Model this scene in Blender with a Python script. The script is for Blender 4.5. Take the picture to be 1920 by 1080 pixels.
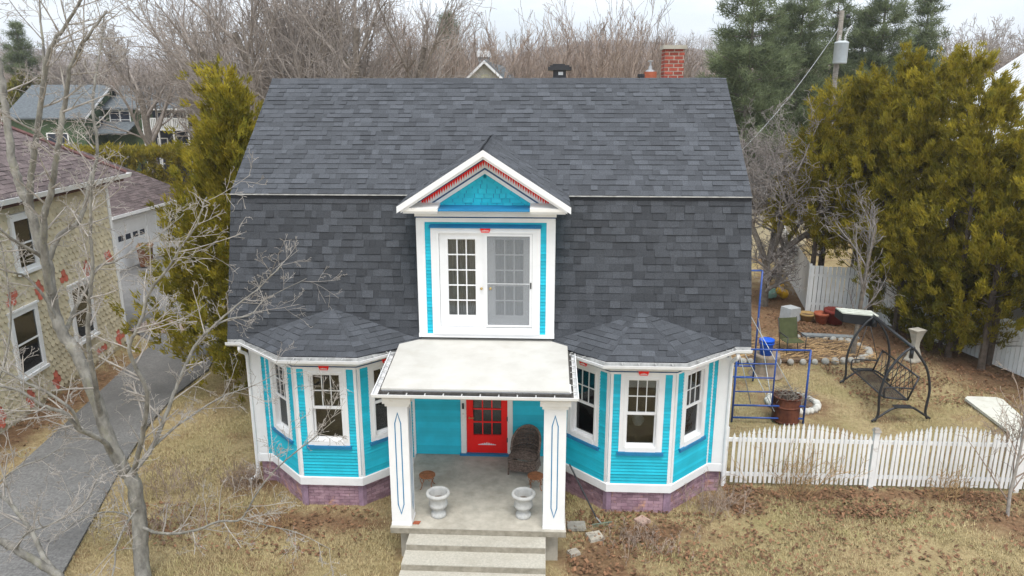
import bpy, math, random
import numpy as np
from math import sin, cos, pi, radians
from mathutils import Vector
R = random.Random(7)
NR = np.random.default_rng(11)
scn = bpy.context.scene
for o in list(bpy.data.objects): bpy.data.objects.remove(o)
col = scn.collection

# ------------------------------------------------------------------ camera
CAM = np.array([1.146, -13.726, 7.818]); YAW = .046; PITCH = .253; FPX = 1366.0
cd = bpy.data.cameras.new('camera'); cam = bpy.data.objects.new('camera', cd); col.objects.link(cam)
cam.location = CAM; cam.rotation_euler = (pi/2-PITCH, 0, YAW)
cd.sensor_width = 36; cd.lens = FPX/1920*36; cd.clip_end = 6000; cd.clip_start = .1
scn.camera = cam
# ------------------------------------------------------------------ sky, sun, exposure
SUN_EL, SUN_ROT = radians(66), radians(168)
w = bpy.data.worlds.new('World'); scn.world = w; w.use_nodes = True
nt = w.node_tree; nt.nodes.clear()
wo = nt.nodes.new('ShaderNodeOutputWorld'); bg = nt.nodes.new('ShaderNodeBackground')
sky = nt.nodes.new('ShaderNodeTexSky'); sky.sky_type = 'NISHITA'; sky.sun_disc = False
sky.sun_elevation = SUN_EL; sky.sun_rotation = SUN_ROT; sky.dust_density = 2.5; sky.air_density = 1.0; sky.ozone_density = 1.2
tc = nt.nodes.new('ShaderNodeTexCoord'); mp = nt.nodes.new('ShaderNodeMapping'); mp.inputs['Scale'].default_value = (1, 1, 3.2)
nz = nt.nodes.new('ShaderNodeTexNoise'); nz.inputs['Scale'].default_value = 2.6; nz.inputs['Detail'].default_value = 7; nz.inputs['Roughness'].default_value = .55
rp = nt.nodes.new('ShaderNodeValToRGB'); rp.color_ramp.elements[0].position = .30; rp.color_ramp.elements[0].color = (.45,)*3+(1,)
rp.color_ramp.elements[1].position = .58; rp.color_ramp.elements[1].color = (.97,)*3+(1,)
mx = nt.nodes.new('ShaderNodeMixRGB'); mx.inputs['Color2'].default_value = (7.6, 8.0, 8.4, 1)
nt.links.new(tc.outputs['Generated'], mp.inputs['Vector']); nt.links.new(mp.outputs[0], nz.inputs['Vector'])
nt.links.new(nz.outputs['Fac'], rp.inputs['Fac']); nt.links.new(rp.outputs['Color'], mx.inputs['Fac'])
nt.links.new(sky.outputs[0], mx.inputs['Color1']); nt.links.new(mx.outputs[0], bg.inputs['Color'])
bg.inputs['Strength'].default_value = .1
nt.links.new(bg.outputs[0], wo.inputs['Surface'])
sl = bpy.data.lights.new('sun', 'SUN'); sl.energy = 1.5; sl.angle = radians(30); sl.color = (1, .96, .9)
so = bpy.data.objects.new('sun', sl); col.objects.link(so); so.location = (0, -20, 40)
sd = Vector((sin(SUN_ROT)*cos(SUN_EL), cos(SUN_ROT)*cos(SUN_EL), sin(SUN_EL)))
so.rotation_euler = sd.to_track_quat('Z', 'Y').to_euler()
vs = scn.view_settings; vs.view_transform = 'Standard'; vs.look = 'None'; vs.gamma = 1; vs.use_curve_mapping = False; vs.exposure = .98
scn.cycles.max_bounces = 6; scn.cycles.transparent_max_bounces = 12; scn.cycles.volume_bounces = 0

def ray(u, v):
    cp, sp, cy, sy = cos(PITCH), sin(PITCH), cos(YAW), sin(YAW)
    f = np.array([-sy*cp, cy*cp, -sp]); r = np.array([cy, sy, 0]); up = np.cross(r, f)
    return f+(u-960)/FPX*r-(v-540)/FPX*up
def atY(u, v, Y): d = ray(u, v); return CAM+d*(Y-CAM[1])/d[1]
def atZ(u, v, Z): d = ray(u, v); return CAM+d*(Z-CAM[2])/d[2]

# ------------------------------------------------------------------ materials
def newmat(name):
    m = bpy.data.materials.new(name); m.use_nodes = True; n = m.node_tree
    b = n.nodes['Principled BSDF']; return m, n, b
def M(name, c, rough=.8, var=.15, scale=6, bump=0., bscale=60, tone=0., c2=None, spec=.3, metal=0., rnd=0., stain=None, stretch=(1,1,1), pos=(.35,.65), stpos=(.55,.72), stscale=1.5):
    m, n, b = newmat(name); L = n.links.new; N = n.nodes.new
    tc = N('ShaderNodeTexCoord'); mp = N('ShaderNodeMapping'); mp.inputs['Scale'].default_value = stretch; L(tc.outputs['Object'], mp.inputs[0])
    nz = N('ShaderNodeTexNoise'); nz.inputs['Scale'].default_value = scale; nz.inputs['Detail'].default_value = 8; nz.inputs['Roughness'].default_value = .6; L(mp.outputs[0], nz.inputs['Vector'])
    rp = N('ShaderNodeValToRGB'); e = rp.color_ramp.elements
    e[0].position, e[1].position = pos
    a = [x*(1-var) for x in c]; z = list(c2) if c2 else [min(1, x*(1+var)) for x in c]
    e[0].color = (*a, 1); e[1].color = (*z, 1); L(nz.outputs['Fac'], rp.inputs[0]); out = rp.outputs[0]
    if stain:
        n2 = N('ShaderNodeTexNoise'); n2.inputs['Scale'].default_value = stscale; n2.inputs['Detail'].default_value = 9; n2.inputs['Roughness'].default_value = .7; L(mp.outputs[0], n2.inputs['Vector'])
        r2 = N('ShaderNodeValToRGB'); r2.color_ramp.elements[0].position, r2.color_ramp.elements[1].position = stpos; L(n2.outputs['Fac'], r2.inputs[0])
        mi = N('ShaderNodeMixRGB'); L(r2.outputs[0], mi.inputs[0]); L(out, mi.inputs[1]); mi.inputs[2].default_value = (*stain, 1); out = mi.outputs[0]
    if tone or rnd:
        ad = N('ShaderNodeMath'); ad.operation = 'ADD'; 
        if tone: at = N('ShaderNodeAttribute'); at.attribute_name = 'tone'; src = at.outputs['Fac']; k = tone
        else: at = N('ShaderNodeObjectInfo'); src = at.outputs['Random']; k = rnd
        mu = N('ShaderNodeMath'); mu.operation = 'MULTIPLY'; L(src, mu.inputs[0]); mu.inputs[1].default_value = 2*k
        L(mu.outputs[0], ad.inputs[0]); ad.inputs[1].default_value = 1-k
        cm = N('ShaderNodeVectorMath'); cm.operation = 'SCALE'; L(out, cm.inputs[0]); L(ad.outputs[0], cm.inputs['Scale']); out = cm.outputs[0]
    L(out, b.inputs['Base Color']); b.inputs['Roughness'].default_value = rough; b.inputs['Specular IOR Level'].default_value = spec; b.inputs['Metallic'].default_value = metal
    if bump:
        n3 = N('ShaderNodeTexNoise'); n3.inputs['Scale'].default_value = bscale; n3.inputs['Detail'].default_value = 5; L(mp.outputs[0], n3.inputs['Vector'])
        bp = N('ShaderNodeBump'); bp.inputs['Strength'].default_value = bump; bp.inputs['Distance'].default_value = .02; L(n3.outputs['Fac'], bp.inputs['Height']); L(bp.outputs[0], b.inputs['Normal'])
    return m
def leafmat(name, c, c2, tone=.45):
    m = M(name, c, .75, .1, 3, c2=c2, tone=tone, spec=.15); n = m.node_tree; b = n.nodes['Principled BSDF']; src = b.inputs['Base Color'].links[0].from_socket
    t = n.nodes.new('ShaderNodeBsdfTranslucent'); n.links.new(src, t.inputs[0]); x = n.nodes.new('ShaderNodeMixShader'); x.inputs[0].default_value = .42
    n.links.new(b.outputs[0], x.inputs[1]); n.links.new(t.outputs[0], x.inputs[2]); n.links.new(x.outputs[0], n.nodes['Material Output'].inputs[0])
    return m
def glassmat(name, tint, base=.35):
    m, n, b = newmat(name); L = n.links.new; N = n.nodes.new; n.nodes.remove(b)
    o = n.nodes['Material Output']; t = N('ShaderNodeBsdfTransparent'); t.inputs[0].default_value = (*tint, 1)
    g = N('ShaderNodeBsdfGlossy'); g.inputs['Roughness'].default_value = .02; f = N('ShaderNodeFresnel'); f.inputs[0].default_value = 1.55
    mu = N('ShaderNodeMath'); mu.operation = 'MULTIPLY_ADD'; L(f.outputs[0], mu.inputs[0]); mu.inputs[1].default_value = 1.0; mu.inputs[2].default_value = .02
    ms = N('ShaderNodeMixShader'); L(mu.outputs[0], ms.inputs[0]); L(t.outputs[0], ms.inputs[1]); L(g.outputs[0], ms.inputs[2]); L(ms.outputs[0], o.inputs[0]); return m
def screenmat(name, c, a):
    m, n, b = newmat(name); L = n.links.new; N = n.nodes.new; n.nodes.remove(b)
    o = n.nodes['Material Output']; t = N('ShaderNodeBsdfTransparent'); d = N('ShaderNodeBsdfDiffuse'); d.inputs[0].default_value = (*c, 1)
    ms = N('ShaderNodeMixShader'); ms.inputs[0].default_value = a; L(t.outputs[0], ms.inputs[1]); L(d.outputs[0], ms.inputs[2]); L(ms.outputs[0], o.inputs[0]); return m

WHITE = M('white_paint', (.80,.81,.82), .5, .03, 3, .05, 90, c2=(.83,.84,.85), stain=(.70,.69,.66), stpos=(.68,.82), stscale=4)
WTRIM = M('old_white_paint', (.78,.77,.74), .65, .06, 3, .15, 70, stain=(.45,.38,.30), stpos=(.60,.72), stscale=6)
BLUE = M('turquoise_paint', (.010,.45,.59), .5, .07, 3, .06, 80, tone=.12, c2=(.012,.49,.64))
NAVY = M('navy_paint', (.018,.075,.19), .5, .1, 5, .05)
DBLUE = M('mid_blue_paint', (.02,.19,.38), .55, .1, 4, .1, 60, stain=(.35,.45,.5), stpos=(.66,.76), stscale=7)
RED = M('red_paint', (.86,.014,.011), .4, .05, 5, .03)
SHING = M('asphalt_shingle', (.060,.066,.077), .92, .22, 60, .5, 260, tone=.42, c2=(.088,.096,.110), spec=.4)
DECK = M('roof_felt', (.025,.027,.032), .95, .1)
BRICKP = M('purple_painted_brick', (.33,.20,.255), .85, .18, 7, .5, 60, tone=.25, c2=(.42,.28,.33), stain=(.50,.28,.18), stpos=(.56,.66), stscale=2.6)
MORTP = M('purple_mortar', (.24,.16,.19), .95, .2, 10, .4, 80)
PILL = M('purple_cement', (.31,.21,.285), .9, .2, 6, .3, 60, stain=(.55,.55,.58), stpos=(.66,.72), stscale=3)
BRICKR = M('red_brick', (.34,.075,.05), .85, .25, 14, .5, 90, tone=.25)
MORT = M('pale_mortar', (.50,.43,.36), .95, .2, 20, .5, 90)
CONC = M('concrete', (.42,.395,.335), .9, .12, 5, .35, 120, c2=(.51,.48,.415), stain=(.34,.31,.255), stpos=(.52,.8), stscale=2)
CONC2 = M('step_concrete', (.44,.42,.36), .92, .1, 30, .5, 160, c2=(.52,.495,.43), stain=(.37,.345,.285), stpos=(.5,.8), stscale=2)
RISER = M('stained_shaded_riser_concrete', (.29,.265,.21), .92, .2, 8, .5, 120, c2=(.36,.33,.27))  # dirtier brown, darkened further so the risers carry their shade as colour
CANOPY = M('canopy_membrane', (.52,.505,.465), .6, .04, 2, .08, 30, c2=(.575,.565,.53), stain=(.46,.43,.37), stpos=(.58,.82), stscale=2.2)
METALW = M('white_gutter_metal', (.78,.79,.80), .35, .05, 4, spec=.5)
GUTIN = M('gutter_inside', (.42,.42,.41), .8, .25, 9)
GLASS = glassmat('window_glass', (.75,.78,.8))
CURT = M('sheer_curtain', (.62,.60,.57), .9, .12, 3, stretch=(9,9,1), bump=.1)
SCREEN = screenmat('insect_screen', (.30,.32,.34), .42)
DARK = M('interior_dark', (.022,.019,.018), .9, .2, 2)  # near-black colour stands in for the lack of light in the rooms
BLACK = M('black_metal', (.022,.023,.027), .45, .25, 12, spec=.5)
BRASS = M('brass', (.55,.40,.16), .3, .1, metal=.9)
RUST = M('rusty_iron', (.26,.105,.045), .9, .3, 20, .4, 90)
WICK = M('dark_wicker', (.075,.05,.038), .7, .35, 30, .4, 120, tone=.4, c2=(.21,.155,.125))
URN = M('cast_stone_urn', (.47,.475,.465), .8, .12, 8, .25, 90, stain=(.36,.36,.33), stpos=(.54,.74), stscale=5)
BLUEM = M('blue_steel_paint', (.016,.065,.29), .4, .15, 9, spec=.5, stain=(.16,.2,.3), stpos=(.6,.7), stscale=14)
GALV = M('galvanised_steel', (.45,.46,.47), .4, .1, metal=.6)
WOODG = M('weathered_wood', (.30,.27,.235), .9, .25, 5, .4, 60, stretch=(1,1,4))
FENCEW = M('fence_white_paint', (.76,.76,.75), .7, .06, 3, .2, 70, rnd=.06, stain=(.46,.42,.36), stpos=(.60,.74), stscale=4)
ASPH = M('asphalt', (.165,.163,.16), .93, .2, 22, .6, 120, c2=(.24,.236,.23), stain=(.105,.104,.102), stpos=(.42,.62), stscale=.16)
BARK = M('grey_bark', (.20,.19,.17), .9, .3, 9, .7, 50, c2=(.31,.30,.27), stretch=(1,1,.5), stain=(.25,.245,.18), stpos=(.55,.7), stscale=5)
TWIG = M('pale_twig_bark', (.33,.30,.27), .9, .2, 7, c2=(.44,.41,.375))
TWIGG = M('grey_twig_bark', (.25,.22,.205), .9, .2, 7, c2=(.33,.30,.28))
TWIGF = M('far_twig_bark', (.29,.25,.22), .95, .2, 3, c2=(.38,.335,.30))
BARKD = M('brown_bark', (.17,.145,.12), .95, .25, 7, .5, 40, c2=(.25,.215,.18))
CBARK = M('cedar_bark', (.095,.072,.055), .95, .25, 7, .5, 40, c2=(.15,.118,.095))
BARKR = M('reddish_twig_bark', (.33,.25,.20), .95, .2, 3, tone=.3, c2=(.42,.335,.275))
CEDAR = leafmat('cedar_foliage', (.19,.182,.028), (.40,.32,.036))
CEDAR2 = leafmat('olive_cedar_foliage', (.14,.145,.026), (.25,.215,.03))
PINE = leafmat('pine_needles', (.12,.15,.08), (.22,.26,.135))
TAN = M('beige_shingle_paint', (.62,.55,.39), .8, .06, 4, .1, 60, tone=.12)
SRED = M('brick_red_shingle_paint', (.56,.15,.10), .8, .12, 4, .2, 60, tone=.12)
PLUM = M('plum_roof_shingles', (.12,.095,.096), .95, .2, 20, .5, 120, tone=.3, c2=(.17,.135,.134))
PLUMCAP = M('red_hip_cap', (.16,.085,.08), .9, .2, 10, .2)
BROWN = M('brown_trim', (.10,.045,.035), .7, .15)
GREYR = M('grey_roof_shingles', (.105,.122,.136), .95, .25, 5, .5, 30, tone=.25, c2=(.15,.17,.185), stretch=(1,1,4))
GREEN = M('dark_green_siding', (.055,.095,.05), .8, .2, 6, .3, 30, tone=.15, c2=(.085,.125,.06))
NAVYW = M('dark_wall', (.035,.042,.06), .8, .15)
MAROON = M('maroon_siding', (.13,.035,.03), .8, .15)
CREAM = M('cream_siding', (.62,.61,.54), .7, .06)
CLAY = M('terracotta', (.33,.095,.05), .85, .2, 9, .2, rnd=.25)
SOIL = M('garden_soil', (.11,.07,.045), .95, .4, 6, .6, 50, c2=(.20,.13,.08))
STRAW = M('straw', (.36,.24,.12), .9, .3, 20, tone=.4)
LITTER = M('brown_leaf_litter', (.185,.10,.055), .9, .2, 20, tone=.5)
GRASSB = M('dry_grass_blade', (.43,.34,.185), .9, .2, .7, tone=.45, c2=(.46,.39,.215), stain=(.33,.31,.12), stpos=(.55,.7), stscale=.8)

# ------------------------------------------------------------------ mesh helpers
XF = None   # (scale, offset): the dormer was measured on the wall plane and stands a little in front of it
def xf(p): return tuple(XF[0]*float(c)+o for c, o in zip(p, XF[1]))
DORM = (.9747, (.029, -.347, .198))
class MB:
    def __init__(s): s.v = []; s.f = []; s.t = []
    def add(s, vs, fs, tone=.5):
        k = len(s.v); s.v.extend([tuple(map(float, p)) for p in vs]); s.f.extend([tuple(i+k for i in f) for f in fs]); s.t.extend([tone]*len(fs)); return s
    def hexa(s, P, tone=.5): return s.add(P, [(0,3,2,1),(4,5,6,7),(0,1,5,4),(1,2,6,5),(2,3,7,6),(3,0,4,7)], tone)
    def box(s, x0, x1, y0, y1, z0, z1, tone=.5):
        return s.hexa([(x0,y0,z0),(x1,y0,z0),(x1,y1,z0),(x0,y1,z0),(x0,y0,z1),(x1,y0,z1),(x1,y1,z1),(x0,y1,z1)], tone)
    def fbox(s, F, u0, u1, v0, v1, n0, n1, tone=.5):
        return s.hexa([F(u0,v0,n1),F(u1,v0,n1),F(u1,v0,n0),F(u0,v0,n0),F(u0,v1,n1),F(u1,v1,n1),F(u1,v1,n0),F(u0,v1,n0)], tone)
    def prism(s, poly, d, tone=.5):   # poly: 3-D points, d: extrusion vector
        n = len(poly); P = [np.array(p, float) for p in poly]; Q = [p+np.array(d, float) for p in P]
        return s.add(P+Q, [tuple(range(n))[::-1], tuple(range(n, 2*n))]+[(i, (i+1) % n, n+(i+1) % n, n+i) for i in range(n)], tone)
    def tube(s, pts, rad, n=6, cap=True, tone=.5):
        pts = np.asarray(pts, float); m = len(pts); rad = np.broadcast_to(np.asarray(rad, float), (m,))
        T = np.empty_like(pts); T[1:-1] = pts[2:]-pts[:-2]; T[0] = pts[1]-pts[0]; T[-1] = pts[-1]-pts[-2]
        T /= np.maximum(np.linalg.norm(T, axis=1), 1e-9)[:, None]
        a = np.array([0, 0, 1.]) if abs(T[0][2]) < .9 else np.array([1., 0, 0])
        vs = []; an = np.arange(n)*2*pi/n; ca, sa = np.cos(an), np.sin(an)
        x = np.cross(T[0], a); x /= np.linalg.norm(x)
        for i in range(m):
            x = x-T[i]*(x@T[i]); x /= max(np.linalg.norm(x), 1e-9); y = np.cross(T[i], x)
            vs.append(pts[i]+rad[i]*(ca[:, None]*x+sa[:, None]*y))
        vs = np.concatenate(vs); fs = []
        for i in range(m-1):
            for j in range(n): k = (j+1) % n; fs.append((i*n+j, i*n+k, i*n+n+k, i*n+n+j))
        if cap: fs.append(tuple(range(n))[::-1]); fs.append(tuple(range((m-1)*n, m*n)))
        return s.add(vs.tolist(), fs, tone)
    def lathe(s, prof, c, n=20, tone=.5, a0=0, a1=2*pi):
        full = abs(a1-a0-2*pi) < 1e-6; k = n if full else n+1; vs = []
        for r, z in prof:
            for j in range(k): a = a0+(a1-a0)*j/n; vs.append((c[0]+r*cos(a), c[1]+r*sin(a), c[2]+z))
        fs = []
        for i in range(len(prof)-1):
            for j in range(n): q = (j+1) % k; fs.append((i*k+j, i*k+q, i*k+k+q, i*k+k+j))
        return s.add(vs, fs, tone)
    def sweep(s, path, prof, closed=True, tone=.5):   # horizontal path (x,y), profile (outward n, z); outward = right-hand side
        P = [np.array(p, float) for p in path]; D = [(b-a)/np.linalg.norm(b-a) for a, b in zip(P[:-1], P[1:])]
        nr = [np.array((d[1], -d[0])) for d in D]; rings = []
        for i, p in enumerate(P):
            if i == 0: b = nr[0]
            elif i == len(P)-1: b = nr[-1]
            else: b = nr[i-1]+nr[i]; b = b/(b@nr[i])
            rings.append([(p[0]+b[0]*n, p[1]+b[1]*n, z) for n, z in prof])
        m = len(prof); vs = [q for r in rings for q in r]; fs = []
        for i in range(len(P)-1):
            for j in range(m if closed else m-1): k = (j+1) % m; fs.append((i*m+j, i*m+k, i*m+m+k, i*m+m+j))
        if closed: fs.append(tuple(range(m))[::-1]); fs.append(tuple(range((len(P)-1)*m, len(P)*m)))
        return s.add(vs, fs, tone)
    def obj(s, name, mat, parent=None, smooth=False, loc=None):
        if XF: s.v = [xf(p) for p in s.v]
        me = bpy.data.meshes.new(name); me.from_pydata(s.v, [], s.f); me.materials.append(mat)
        a = me.attributes.new('tone', 'FLOAT', 'FACE'); a.data.foreach_set('value', np.array(s.t, np.float32))
        if smooth: me.polygons.foreach_set('use_smooth', [True]*len(me.polygons))
        me.update()
        return link(name, me, parent, loc)
def link(name, me, parent=None, loc=None):
    o = bpy.data.objects.new(name, me); col.objects.link(o)
    if parent: o.parent = parent
    if loc is not None: o.location = loc
    return o
def npmesh(name, V, F, tone, mat, parent=None, kind=None):   # V (n,3), F (m,k) with constant k
    me = bpy.data.meshes.new(name); V = np.ascontiguousarray(V, np.float32); F = np.ascontiguousarray(F, np.int32); m, k = F.shape
    me.vertices.add(len(V)); me.vertices.foreach_set('co', V.ravel()); me.loops.add(m*k); me.loops.foreach_set('vertex_index', F.ravel())
    me.polygons.add(m); me.polygons.foreach_set('loop_start', np.arange(m, dtype=np.int32)*k); me.polygons.foreach_set('loop_total', np.full(m, k, np.int32))
    me.materials.append(mat); a = me.attributes.new('tone', 'FLOAT', 'FACE'); a.data.foreach_set('value', np.ascontiguousarray(tone, np.float32))
    me.update(calc_edges=True); me.validate()
    o = link(name, me, parent)
    if kind or name in ('limbs', 'stems', 'twigs'): o['kind'] = kind or 'stuff'
    return o
def tag(o, label=None, cat=None, group=None, kind=None):
    if label: o['label'] = label
    if cat: o['category'] = cat
    if group: o['group'] = group
    if kind: o['kind'] = kind
    return o
def empty(name, loc=(0,0,0), rz=0, label=None, cat=None, group=None):
    o = bpy.data.objects.new(name, None); col.objects.link(o); o.location = loc; o.rotation_euler = (0, 0, rz); o.empty_display_size = .2
    return tag(o, label, cat, group)
def copy_tree(o, parent=None):
    c = o.copy(); col.objects.link(c); c.parent = parent
    for ch in o.children: copy_tree(ch, c)
    return c
class Frame:
    def __init__(s, O, U, V=(0,0,1), N=None):
        s.O = np.array(O, float); s.U = np.array(U, float); s.U /= np.linalg.norm(s.U); s.V = np.array(V, float); s.V /= np.linalg.norm(s.V)
        s.N = np.cross(s.U, s.V) if N is None else np.array(N, float)
    def __call__(s, u, v, n=0): return s.O+u*s.U+v*s.V+n*s.N
def clip(poly, conv):
    out = list(poly); n = len(conv)
    for i in range(n):
        a, b = conv[i], conv[(i+1) % n]; inp = out; out = []
        sd = lambda p: (b[0]-a[0])*(p[1]-a[1])-(b[1]-a[1])*(p[0]-a[0])
        for j in range(len(inp)):
            p, q = inp[j], inp[(j+1) % len(inp)]; dp, dq = sd(p), sd(q)
            if dp >= 0: out.append(p)
            if dp*dq < 0: t = dp/(dp-dq); out.append((p[0]+t*(q[0]-p[0]), p[1]+t*(q[1]-p[1])))
        if not out: return []
    r = []
    for p in out:
        if not r or abs(p[0]-r[-1][0])+abs(p[1]-r[-1][1]) > 1e-4: r.append(p)
    if len(r) > 1 and abs(r[0][0]-r[-1][0])+abs(r[0][1]-r[-1][1]) < 1e-4: r.pop()
    return r if len(r) > 2 else []
def parea(p): return abs(sum(p[i][0]*p[(i+1) % len(p)][1]-p[(i+1) % len(p)][0]*p[i][1] for i in range(len(p))))/2
def slab(F, poly, h, tone, n0=0.):   # h(u,v) = height of the top face above n0
    n = len(poly); P = [F(u, v, n0+h(u, v)) for u, v in poly]+[F(u, v, n0-.004) for u, v in poly]
    return (P, [tuple(range(n))]+[((i+1) % n, i, n+i, n+(i+1) % n) for i in range(n)], tone, parea(poly))
def courses(F, conv, exp, wmin, wmax, th, n0=0., gap=.003, gran=None, rnd=R, tones=None):
    us = [p[0] for p in conv]; vsx = [p[1] for p in conv]; v = min(vsx); out = []; vmax = max(vsx); r = 0
    while v < vmax-1e-4:
        u = min(us)-(rnd.random()*wmax if wmin < wmax else (r % 2)*wmax/2)
        while u < max(us):
            wd = rnd.uniform(wmin, wmax)
            p = clip([(u+gap/2, v), (u+wd-gap/2, v), (u+wd-gap/2, v+exp+.004), (u+gap/2, v+exp+.004)], conv)
            if p and parea(p) > 2e-5:
                e = rnd.choice([.3, .5, .9, 1.2, 1.5]) if wmin < wmax else 1
                out.append(slab(F, p, (lambda v0, e: lambda a, b: max(.0015, th*e*(1-.85*(b-v0)/exp)))(v, e), tones(rnd) if tones else rnd.random(), n0))
            u += wd
        v += exp; r += 1
    return out
def pieces(name, parts, mat, parent, restname, restparent, limit=300):
    parts = sorted(parts, key=lambda p: -p[3])
    for p in parts[:limit]: MB().add(p[0], p[1], p[2]).obj(name, mat, parent)
    if len(parts) > limit:
        mb = MB()
        for p in parts[limit:]: mb.add(p[0], p[1], p[2])
        o = mb.obj(restname, mat, restparent); o['kind'] = 'stuff'
def bezier(pts, n):   # Catmull-Rom through points
    P = np.asarray(pts, float); P = np.vstack([2*P[0]-P[1], P, 2*P[-1]-P[-2]]); out = []
    for i in range(1, len(P)-2):
        for t in np.arange(n)/n:
            a, b, c, d = P[i-1], P[i], P[i+1], P[i+2]
            out.append(.5*(2*b+(c-a)*t+(2*a-5*b+4*c-d)*t*t+(3*b-a-3*c+d)*t**3))
    out.append(P[-2]); return np.array(out)

# ------------------------------------------------------------------ terrain
def gz(x, y):
    d = np.maximum(0, y-75)
    h = 30*np.clip(d/420, 0, 1)**1.3+40*np.clip((d-380)/500, 0, 1)**1.1
    return h*(.85+.2*np.sin(x/140+1.)+.1*np.sin(x/57))
xs = np.concatenate([np.linspace(-2600, -140, 24), np.linspace(-120, -22, 22), np.linspace(-20, 24, 89), np.linspace(28, 140, 24), np.linspace(160, 2600, 24)])
ys = np.concatenate([np.linspace(-400, -20, 9), np.linspace(-14, 32, 93), np.linspace(34, 140, 40), np.linspace(150, 1100, 60), np.linspace(1200, 3500, 8)])
XX, YY = np.meshgrid(xs, ys); ZZ = gz(XX, YY)-.03
near = (np.abs(XX-2) < 22) & (YY < 31) & (YY > -14)
nz_ = .03*np.sin(XX*1.7+YY*.9)*np.sin(YY*1.3-XX*.6)+.02*NR.standard_normal(XX.shape)
ZZ = ZZ+np.where(near, nz_, 0)*.6
ny, nx = XX.shape; ii = np.arange((ny-1)*(nx-1)); rr, cc = ii//(nx-1), ii % (nx-1)
FF = np.stack([rr*nx+cc, rr*nx+cc+1, (rr+1)*nx+cc+1, (rr+1)*nx+cc], 1)
def lawnmat():
    m, n, b = newmat('dry_lawn'); L = n.links.new; N = n.nodes.new
    tc = N('ShaderNodeTexCoord')
    def noise(s, d=8, r=.6):
        k = N('ShaderNodeTexNoise'); k.inputs['Scale'].default_value = s; k.inputs['Detail'].default_value = d; k.inputs['Roughness'].default_value = r; L(tc.outputs['Object'], k.inputs['Vector']); return k.outputs['Fac']
    def ramp(src, stops):
        k = N('ShaderNodeValToRGB'); e = k.color_ramp.elements
        while len(e) < len(stops): e.new(.5)
        for q, (p, c) in zip(e, stops): q.position = p; q.color = (*c, 1)
        L(src, k.inputs[0]); return k.outputs[0]
    def mix(f, a, c):
        k = N('ShaderNodeMixRGB'); L(f, k.inputs[0]); L(a, k.inputs[1]); L(c, k.inputs[2]); return k.outputs[0]
    a = ramp(noise(9, 10, .75), [(.25, (.15,.105,.058)), (.45, (.32,.245,.135)), (.6, (.41,.33,.185)), (.8, (.50,.42,.265))])
    g = ramp(noise(14, 8, .7), [(.3, (.17,.14,.062)), (.7, (.33,.30,.135))])
    d = ramp(noise(11, 8, .7), [(.3, (.11,.066,.04)), (.55, (.23,.14,.078)), (.75, (.35,.24,.14))])
    o = mix(ramp(noise(.5, 5), [(.46, (0,)*3), (.66, (.75,)*3)]), a, g)
    o = mix(ramp(noise(.85, 9, .7), [(.52, (0,)*3), (.64, (.85,)*3)]), o, d)
    sa = N('ShaderNodeAttribute'); sa.attribute_name = 'soil'; ma = N('ShaderNodeMath'); ma.operation = 'MULTIPLY_ADD'; L(noise(1.6, 8, .7), ma.inputs[0]); ma.inputs[1].default_value = 1.3; ma.inputs[2].default_value = -.65
    mb_ = N('ShaderNodeMath'); mb_.operation = 'ADD'; L(ma.outputs[0], mb_.inputs[0]); L(sa.outputs['Fac'], mb_.inputs[1])
    dd = ramp(noise(13, 9, .75), [(.3, (.07,.04,.026)), (.5, (.17,.095,.055)), (.72, (.29,.18,.11))])
    o = mix(ramp(mb_.outputs[0], [(.42, (0,)*3), (.85, (.85,)*3)]), o, dd)
    fl_ = ramp(noise(.6, 9, .7), [(.3, (.115,.085,.07)), (.7, (.20,.155,.125))])       # leaf covered floor of the woods
    sx = N('ShaderNodeSeparateXYZ'); L(tc.outputs['Object'], sx.inputs[0]); mr_ = N('ShaderNodeMapRange'); L(sx.outputs['Y'], mr_.inputs[0]); mr_.inputs[1].default_value = 40; mr_.inputs[2].default_value = 75
    o = mix(mr_.outputs[0], o, fl_)
    L(o, b.inputs['Base Color']); b.inputs['Roughness'].default_value = .95; b.inputs['Specular IOR Level'].default_value = .1
    bp = N('ShaderNodeBump'); bp.inputs['Strength'].default_value = .8; bp.inputs['Distance'].default_value = .04; L(noise(30, 8, .7), bp.inputs['Height']); L(bp.outputs[0], b.inputs['Normal'])
    return m
LAWN = lawnmat()
SP = [(10.3,13.5,3.2,6.0),(12.6,10.5,2.2,3.0),(14.2,7.5,1.5,3.2),(9.5,9.0,2.6,1.6),(-3.4,-1.5,1.9,.55),(-4.9,.0,.8,.8),(3.2,-1.6,1.3,.5),(8.3,.0,4.0,.35),(5.0,-.4,.8,.6),(-11.6,3.5,.8,5.5),(2.2,-2.7,.9,1.1),(7.8,4.5,1.2,1.1),(10.3,-1.0,1.2,.6)]
soil = np.zeros(XX.shape)
for a_, b_, ra, rb in SP: soil = np.maximum(soil, np.clip(1.25-np.sqrt(((XX-a_)/ra)**2+((YY-b_)/rb)**2)*.75, 0, 1))
gro_ = tag(npmesh('ground', np.stack([XX, YY, ZZ], -1).reshape(-1, 3), FF, np.full(len(FF), .5), LAWN), 'dry tan lawn and rising ground around the house', 'ground', kind='structure')
at_ = gro_.data.attributes.new('soil', 'FLOAT', 'POINT'); at_.data.foreach_set('value', soil.astype(np.float32).ravel())
def sheet(name, poly, z, mat, label, sub=1, th=.05):
    o = MB().prism([(x, y, z-th) for x, y in poly], (0, 0, th)).obj(name, mat); return tag(o, label, name.replace('_', ' '), kind='structure')
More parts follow.
